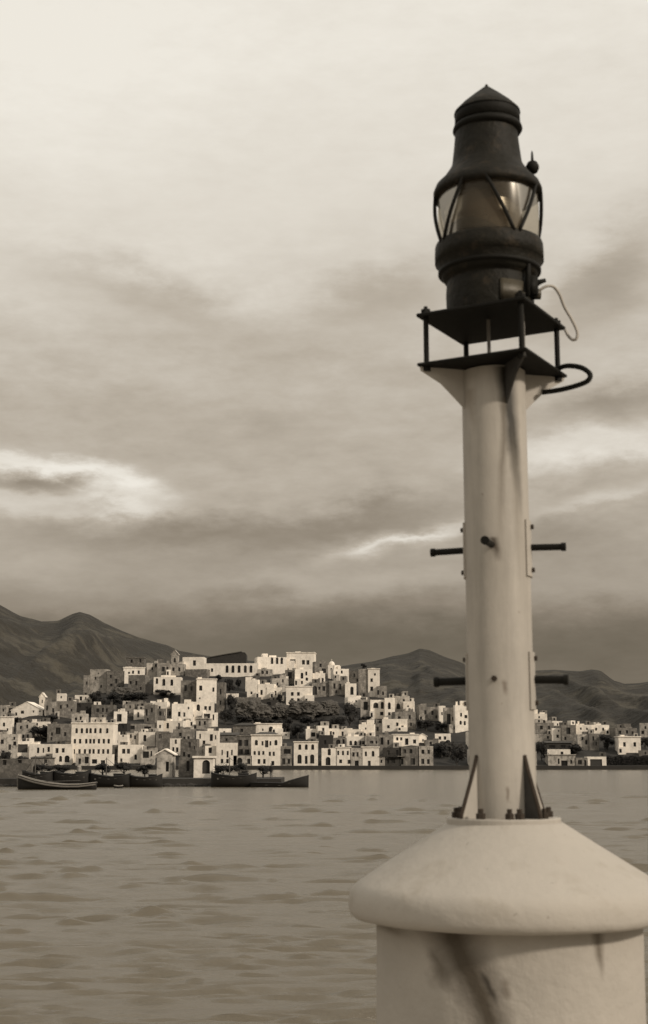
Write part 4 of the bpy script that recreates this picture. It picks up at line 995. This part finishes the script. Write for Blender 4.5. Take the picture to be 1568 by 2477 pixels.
# ------------------------------------------------------------------ near quay
bm = bmesh.new(); box(bm, -9, 9, -5, 7.2, -1.0, EYE-1.65)
tag(link_mesh('near_quay', bm, MATS['concrete']), kind='structure')

# ------------------------------------------------------------------ pedestal
BD = 5.3
BX = P(1214, 1779, BD).x
def bz(py): return zo(py, BD)-EYE           # height above the eye of a photo row on the beacon's axis plane
def rr(px, py): return px*(BD*math.cos(PITCH)+bz(py)*math.sin(PITCH))/F
ped = empty('masonry_pedestal', (BX, BD, EYE)); tag(ped, 'round white painted masonry pedestal with a broad conical cap, on the near quay', 'pedestal')
ped.location.x += .008
def roughen(bm, amp, sc):
    for v in bm.verts:
        n = noise.fractal(v.co*sc, 1, 2, 4); rad = Vector((v.co.x, v.co.y, 0))
        if rad.length > .02: v.co += rad.normalized()*n*amp
        v.co.z += noise.noise(v.co*sc+Vector((5, 5, 5)))*amp*.6
def prof_fine(prof, step=.02):
    out = [prof[0]]
    for a, b in zip(prof, prof[1:]):
        n = max(1, int(math.hypot(b[0]-a[0], b[1]-a[1])/step))
        out += [(a[0]+(b[0]-a[0])*i/n, a[1]+(b[1]-a[1])*i/n) for i in range(1, n+1)]
    return out
bm = bmesh.new(); lathe(bm, prof_fine([(.476, -.545), (.474, -.7), (.478, -1.65)], .03), 96); roughen(bm, .004, 4)
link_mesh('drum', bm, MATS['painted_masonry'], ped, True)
capp = [(0, -.236), (.15, -.236), (.205, -.238), (.216, -.245), (.30, -.298), (.40, -.361), (.50, -.424), (.540, -.450), (.556, -.464), (.566, -.482), (.571, -.505), (.571, -.540), (.566, -.558), (.552, -.570), (.53, -.574), (.476, -.572)]
bm = bmesh.new(); lathe(bm, prof_fine(capp, .018), 120); roughen(bm, .0035, 5); link_mesh('cap', bm, MATS['painted_cap'], ped, True)

# ------------------------------------------------------------------ harbour light
bea = empty('harbour_light', (BX, BD, EYE))
tag(bea, 'tall white steel pole carrying a dark harbour lantern, bolted to the round pedestal', 'harbour light')
bea.rotation_euler = (0, R(-.15), 0)
PR = .1215; ZB = -.236; ZL = 1.455; ZU = 1.648; A0 = 16.0
bm = bmesh.new(); lathe(bm, prof_fine([(PR, ZB), (PR, ZL-.006)], .03), 64)
link_mesh('pole', bm, MATS['painted_pole'], bea, True)
bm = bmesh.new(); lathe(bm, [(PR, ZB+.014), (.205, ZB+.014), (.207, ZB+.010), (.207, ZB-.01)], 48); link_mesh('base_flange', bm, MATS['painted_pole'], bea)
def radial(o, ang, parent=bea): o.rotation_euler = (0, 0, R(ang))
# base gussets
for ang in (-56, -146, 34, 124):
    bm = bmesh.new(); prism(bm, [(PR-.004, ZB+.014), (.198, ZB+.014), (.196, ZB+.03), (.135, ZB+.19), (PR-.004, ZB+.235)], -.006, .006)
    o = link_mesh('base_gusset', bm, MATS['rust_and_shade_paint' if ang == -56 else 'painted_pole'], bea); radial(o, ang)  # front right gusset: shade of its left face is painted in with the rust
    bm = bmesh.new(); tube(bm, [(.199, 0, ZB+.015), (.197, 0, ZB+.03), (.136, 0, ZB+.19), (PR, 0, ZB+.237)], .0075, 6); o = link_mesh('gusset_edge', bm, MATS['rust'], bea); radial(o, ang)
for ang in (-90, -56-22, -56+16, -125, -160, 10, 45, 80, 115, 150, 180):
    bm = bmesh.new(); lathe(bm, [(.017, ZB+.014), (.017, ZB+.034), (.010, ZB+.035), (.010, ZB+.05), (0, ZB+.05)], 6, (.172, 0))
    o = link_mesh('anchor_bolt', bm, MATS['rust'], bea); radial(o, ang)
# climbing pegs with saddle plates
for zi, zp in enumerate((.767, .276)):
    for ang in (-17, 73, 163, -107):
        r = .0125 if zi == 0 else .0152
        bm = bmesh.new(); q_ = .246 if zi == 0 else .240; tube(bm, [(PR-.01, 0, zp), (q_, 0, zp-.003)], r, 14); tube(bm, [(q_-.006, 0, zp-.003), (q_+.010, 0, zp-.003)], r*1.28, 14)
        o = link_mesh('climbing_peg', bm, MATS['black_iron'], bea); radial(o, ang)
        if zi == 1 and ang == -107:      # the lower front peg is broken off: only its stub is left
            me_ = o.data; o.name = 'peg_stub'; bpy.data.meshes.remove(me_)
            bm = bmesh.new(); tube(bm, [(PR-.01, 0, zp), (PR+.016, 0, zp)], .010, 12); o = link_mesh('peg_stub', bm, MATS['rust'], bea); radial(o, ang)
        if ang in (-17, 163):
            bm = bmesh.new(); n = 10; h0, h1 = zp-.11, zp+.10; prev = None
            for i in range(n+1):
                a = R(-22+44*i/n); q = [bm.verts.new((rad*math.cos(a), rad*math.sin(a), z)) for rad, z in ((PR-.002, h0), (PR+.007, h0), (PR+.007, h1), (PR-.002, h1))]
                if prev:
                    for j in range(4): bm.faces.new((prev[j], q[j], q[(j+1) % 4], prev[(j+1) % 4]))
                else: bm.faces.new(q)
                prev = q
            bm.faces.new(prev[::-1]); bmesh.ops.recalc_face_normals(bm, faces=bm.faces[:])
            o = link_mesh('saddle_plate', bm, MATS['painted_pole'], bea); radial(o, ang)
            for dz in (-.085, .078):
                bm = bmesh.new(); tube(bm, [(PR+.005, 0, zp+dz), (PR+.017, 0, zp+dz)], .009, 6); o = link_mesh('saddle_bolt', bm, MATS['rust'], bea); radial(o, ang)
# platforms
PRD = .312
def plate(z, th, name, m, dip=0.0):
    bm = bmesh.new(); h = PRD/math.sqrt(2); n = 6; box(bm, -h, h, -h, h, z, z+th)
    bmesh.ops.bevel(bm, geom=bm.edges[:], offset=.003, segments=1, affect='EDGES')
    o = link_mesh(name, bm, m, bea); o.rotation_euler = (0, 0, R(A0+45)); return o
plate(ZL, .012, 'lower_platform', MATS['black_iron'])
up = plate(ZU, .014, 'upper_platform', MATS['black_iron'])
for k in range(4):
    ang = A0+90*k
    bm = bmesh.new(); tube(bm, [(.272, 0, ZL+.01), (.272, 0, ZU+.001)], .0105, 10); o = link_mesh('spacer_rod', bm, MATS['black_iron'], bea); radial(o, ang)
    for zz, nm in ((ZU+.014, 'nut'), (ZL-.018, 'nut')):
        bm = bmesh.new(); lathe(bm, [(0, zz), (.019, zz), (.019, zz+.018), (.008, zz+.02), (.008, zz+.03), (0, zz+.03)] if zz > ZU else [(0, zz), (.017, zz), (.017, zz+.018)], 6, (.272, 0))
        o = link_mesh(nm, bm, MATS['black_iron'], bea); radial(o, ang)
    bm = bmesh.new()
    prism(bm, [(PR-.004, ZL-.002), (.298, ZL-.002), (.296, ZL-.016), (.215, ZL-.062), (.165, ZL-.11), (PR-.004, ZL-.158)], -.0035, .0035)
    o = link_mesh('platform_bracket', bm, MATS['rust_and_shade_paint' if k == 3 else 'painted_pole'], bea); radial(o, ang)  # near bracket: rust stain and the shade on its left face share this colour
    if k == 3: o['label'] = 'bracket facing the camera, blackened by rust and painted shade'
for (x, y) in ((-.02, -.05),):
    bm = bmesh.new(); tube(bm, [(x, y, ZL+.01), (x, y, ZU+.001)], .007, 8); link_mesh('gas_pipe', bm, MATS['lead_grey'], bea)
bm = bmesh.new(); tube(bm, [(.10, -.13, ZL+.01), (.10, -.13, ZU+.001)], .0075, 8); link_mesh('gas_pipe', bm, MATS['lead_grey'], bea)
# hairpin grab handle at the right corner of the lower platform
def bp(px, py, dy=0.0):
    p = P(px, py, BD+dy); return (p.x-BX, dy, p.z-EYE)
def c1(x, y, dy=0.0): return bp(980+.315*x, 180+.315*y, dy)
def c2(x, y, dy=0.0): return bp(960+.32808*x, 700+.32808*y, dy)
bm = bmesh.new(); tube(bm, smooth_path([c2(1150, 612, .05), c2(1230, 572, .02), c2(1300, 566, -.02), c2(1380, 584, -.06), c2(1432, 628, -.08), c2(1415, 676, -.08), c2(1330, 712, -.05), c2(1200, 744, 0), c2(1080, 760, .03)]), .0100, 10)
link_mesh('grab_handle', bm, MATS['black_iron'], bea, True)
# ---- lantern
Z = {k: bz(k) for k in range(200, 760)}
lan_prof = [(0, ZU+.014), (rr(103, 740), ZU+.0141), (rr(105, 735), ZU+.03), (rr(106, 700), bz(712)), (rr(104, 685), bz(688)), (rr(101, 676), bz(679)), (rr(110, 676), bz(678)), (rr(115, 668), bz(670)), (rr(118, 662), bz(664)), (rr(121, 655), bz(656)), (rr(121, 652), bz(650)), (rr(126, 645), bz(642)), (rr(129, 640), bz(636))]
lx = P(1186, 600, BD).x-BX
bm = bmesh.new(); lathe(bm, prof_fine(lan_prof, .03), 56, (lx, 0)); lan = link_mesh('lantern', bm, MATS['lantern_metal'], bea, True); lan['label'] = 'dark lantern with glazed middle and conical top'
def lsub(name, bm, m, smooth=True): return link_mesh(name, bm, MATS[m], lan, smooth)
bm = bmesh.new(); lathe(bm, [(rr(122, 640), bz(640)), (rr(131, 638), bz(637)), (rr(131, 620), bz(618)), (rr(130, 600), bz(600)), (rr(128, 594), bz(594)), (rr(118, 594), bz(594))], 56, (lx, 0)); lsub('lower_band', bm, 'lantern_metal')
bm = bmesh.new(); lathe(bm, [(rr(117, 665), bz(666)), (rr(124, 665), bz(664)), (rr(124, 658), bz(657)), (rr(119, 656), bz(655))], 56, (lx, 0)); lsub('lower_rib', bm, 'black_iron')
bm = bmesh.new(); lathe(bm, [(rr(119, 596), bz(596)), (rr(121, 560), bz(560)), (rr(121, 510), bz(510)), (rr(119, 472), bz(472))], 56, (lx, 0)); lsub('glass', bm, 'lantern_glass')
# inner fresnel lens, ribbed, with burner
lens = []
for i in range(25):
    y = 588-i*4.2; r0 = 92-8*abs(i-12)/12; lens.append((rr(r0+(3 if i % 2 else 0), y), bz(y)))
bm = bmesh.new(); lathe(bm, lens, 40, (lx-.02, 0)); lsub('lens', bm, 'lens_glass')
bm = bmesh.new(); lathe(bm, [(0, bz(620)), (.07, bz(618)), (.06, bz(595)), (.03, bz(580)), (.02, bz(540)), (.035, bz(520)), (0, bz(505))], 20, (lx-.02, 0)); lsub('burner', bm, 'black_iron')
# blanking screen: dark metal shade standing inside the glass on the lower left
bm = bmesh.new(); n = 22; prev = None
for i in range(n+1):
    a = R(195+95*i/n); r_ = rr(112, 560); hh = [bz(596), bz(592-34*math.sin(math.pi*min(1, .15+i/n))**.8)]
    q = [bm.verts.new((lx+r_*math.cos(a), r_*math.sin(a), z)) for z in hh]
    if prev: bm.faces.new((prev[0], q[0], q[1], prev[1]))
    prev = q
o = lsub('screen', bm, 'black_iron'); so = o.modifiers.new('solid', 'SOLIDIFY'); so.thickness = .003
# shoulder, chimney and roof
bm = bmesh.new(); lathe(bm, prof_fine([(rr(117, 476), bz(476)), (rr(131, 476), bz(478)), (rr(131, 468), bz(466)), (rr(125, 455), bz(452)), (rr(108, 438), bz(436)), (rr(96, 420), bz(420)), (rr(88, 408), bz(408)), (rr(84, 398), bz(398)), (rr(79, 360), bz(360)), (rr(75, 330), bz(322))], .03), 56, (lx, 0)); lsub('chimney', bm, 'lantern_metal')
lx2 = P(1183, 300, BD).x-BX
bm = bmesh.new(); lathe(bm, [(rr(70, 322), bz(323)), (rr(80, 322), bz(322)), (rr(84, 318), bz(316)), (rr(82, 310), bz(309)), (rr(77, 305), bz(306)), (rr(76, 300), bz(303))], 56, (lx2, 0)); lsub('bead_ring', bm, 'black_iron')
bm = bmesh.new(); lathe(bm, [(rr(74, 303), bz(304)), (rr(79, 300), bz(302)), (rr(78, 280), bz(277)), (rr(74, 272), bz(271))], 40, (lx2, 0)); o = lsub('roof_skirt', bm, 'black_iron')
bm = bmesh.new(); lathe(bm, [(rr(80, 276), bz(277)), (rr(79, 275), bz(273)), (rr(60, 255), bz(254)), (rr(36, 236), bz(234)), (rr(4, 211), bz(209)), (rr(3, 207), bz(205)), (0, bz(203))], 40, (lx2, 0)); lsub('roof_cone', bm, 'lantern_metal')
# zigzag guard bars
for th in (24, -66, 114, 204):
    for sg in (-1, 1):
        pts = []
        for j in range(9):
            u = j/8; a = R(-90+th+sg*(3+30*u)); r_ = rr(127, 520)+.004*math.sin(math.pi*u)
            pts.append((lx+r_*math.cos(a), r_*math.sin(a), bz(600)+(bz(470)-bz(600))*u))
        bm = bmesh.new(); tube(bm, pts, .0075, 8); lsub('guard_bar', bm, 'black_iron')
# side filler knob, spike and latch
bm = bmesh.new(); p = Vector(c1(990, 715, -.02)); lathe(bm, [(0, -.027), (.018, -.022), (.026, -.006), (.026, .006), (.018, .021), (.006, .026), (.0045, .055), (.002, .068), (0, .07)], 16)
for v in bm.verts: v.co += p
lsub('filler_knob', bm, 'black_iron')
bm = bmesh.new(); tube(bm, [c1(900, 770, -.02), c1(985, 735, -.02)], .010, 8); lsub('knob_arm', bm, 'black_iron')
bm = bmesh.new(); tube(bm, [c1(985, 740, -.02), c1(985, 850, -.02)], .008, 8); lsub('knob_post', bm, 'black_iron')
# valve on the right, bracket, nub
bm = bmesh.new(); vx, vy, vz = c1(985, 1660, -.07); box(bm, vx-.028, vx+.020, vy-.035, vy+.02, vz-.032, vz+.05); bmesh.ops.bevel(bm, geom=bm.edges[:], offset=.006, segments=2, affect='EDGES'); lsub('valve', bm, 'black_iron')
bm = bmesh.new(); tube(bm, [c1(990, 1690, -.07), c1(1050, 1690, -.07)], .020, 12); lsub('valve_cap', bm, 'brass_worn')
bm = bmesh.new(); tube(bm, [c1(990, 1620, -.07), c1(1050, 1592, -.07), c1(1088, 1582, -.07)], [.016, .010, .008], 10); lsub('valve_lever', bm, 'black_iron')
bm = bmesh.new(); tube(bm, [c1(960, 1300, -.11), c1(955, 1480, -.13), c1(950, 1700, -.14)], .010, 8); lsub('side_strut', bm, 'black_iron')
bm = bmesh.new(); tube(bm, [c1(870, 1692, -.155), c1(925, 1700, -.15)], .013, 12); lsub('drain_plug', bm, 'brass_worn')
# name plate area on the tank, plain, worn brass
bm = bmesh.new(); prev = None; R0 = rr(107, 700)+.003
for i in range(9):
    a = R(-84+34*i/8); q = [bm.verts.new((lx+R0*math.cos(a), R0*math.sin(a), z)) for z in (ZU+.04, ZU+.125)]
    if prev: bm.faces.new((prev[0], q[0], q[1], prev[1]))
    prev = q
o = lsub('tank_panel', bm, 'brass_worn'); so = o.modifiers.new('solid', 'SOLIDIFY'); so.thickness = .002
bm = bmesh.new(); tube(bm, smooth_path([c1(1040, 1660, -.07), c1(1095, 1628, -.07), c1(1150, 1632, -.06), c1(1195, 1690, -.05), c1(1235, 1790, -.04), c1(1290, 1885, -.04), c1(1330, 1975, -.05), c1(1325, 2030, -.05), c1(1292, 2038, -.04), c1(1262, 2008, -.02), c1(1240, 1965, .03)]), .0058, 8)
lsub('hose', bm, 'hose_pale')
print('objects', len(bpy.data.objects))
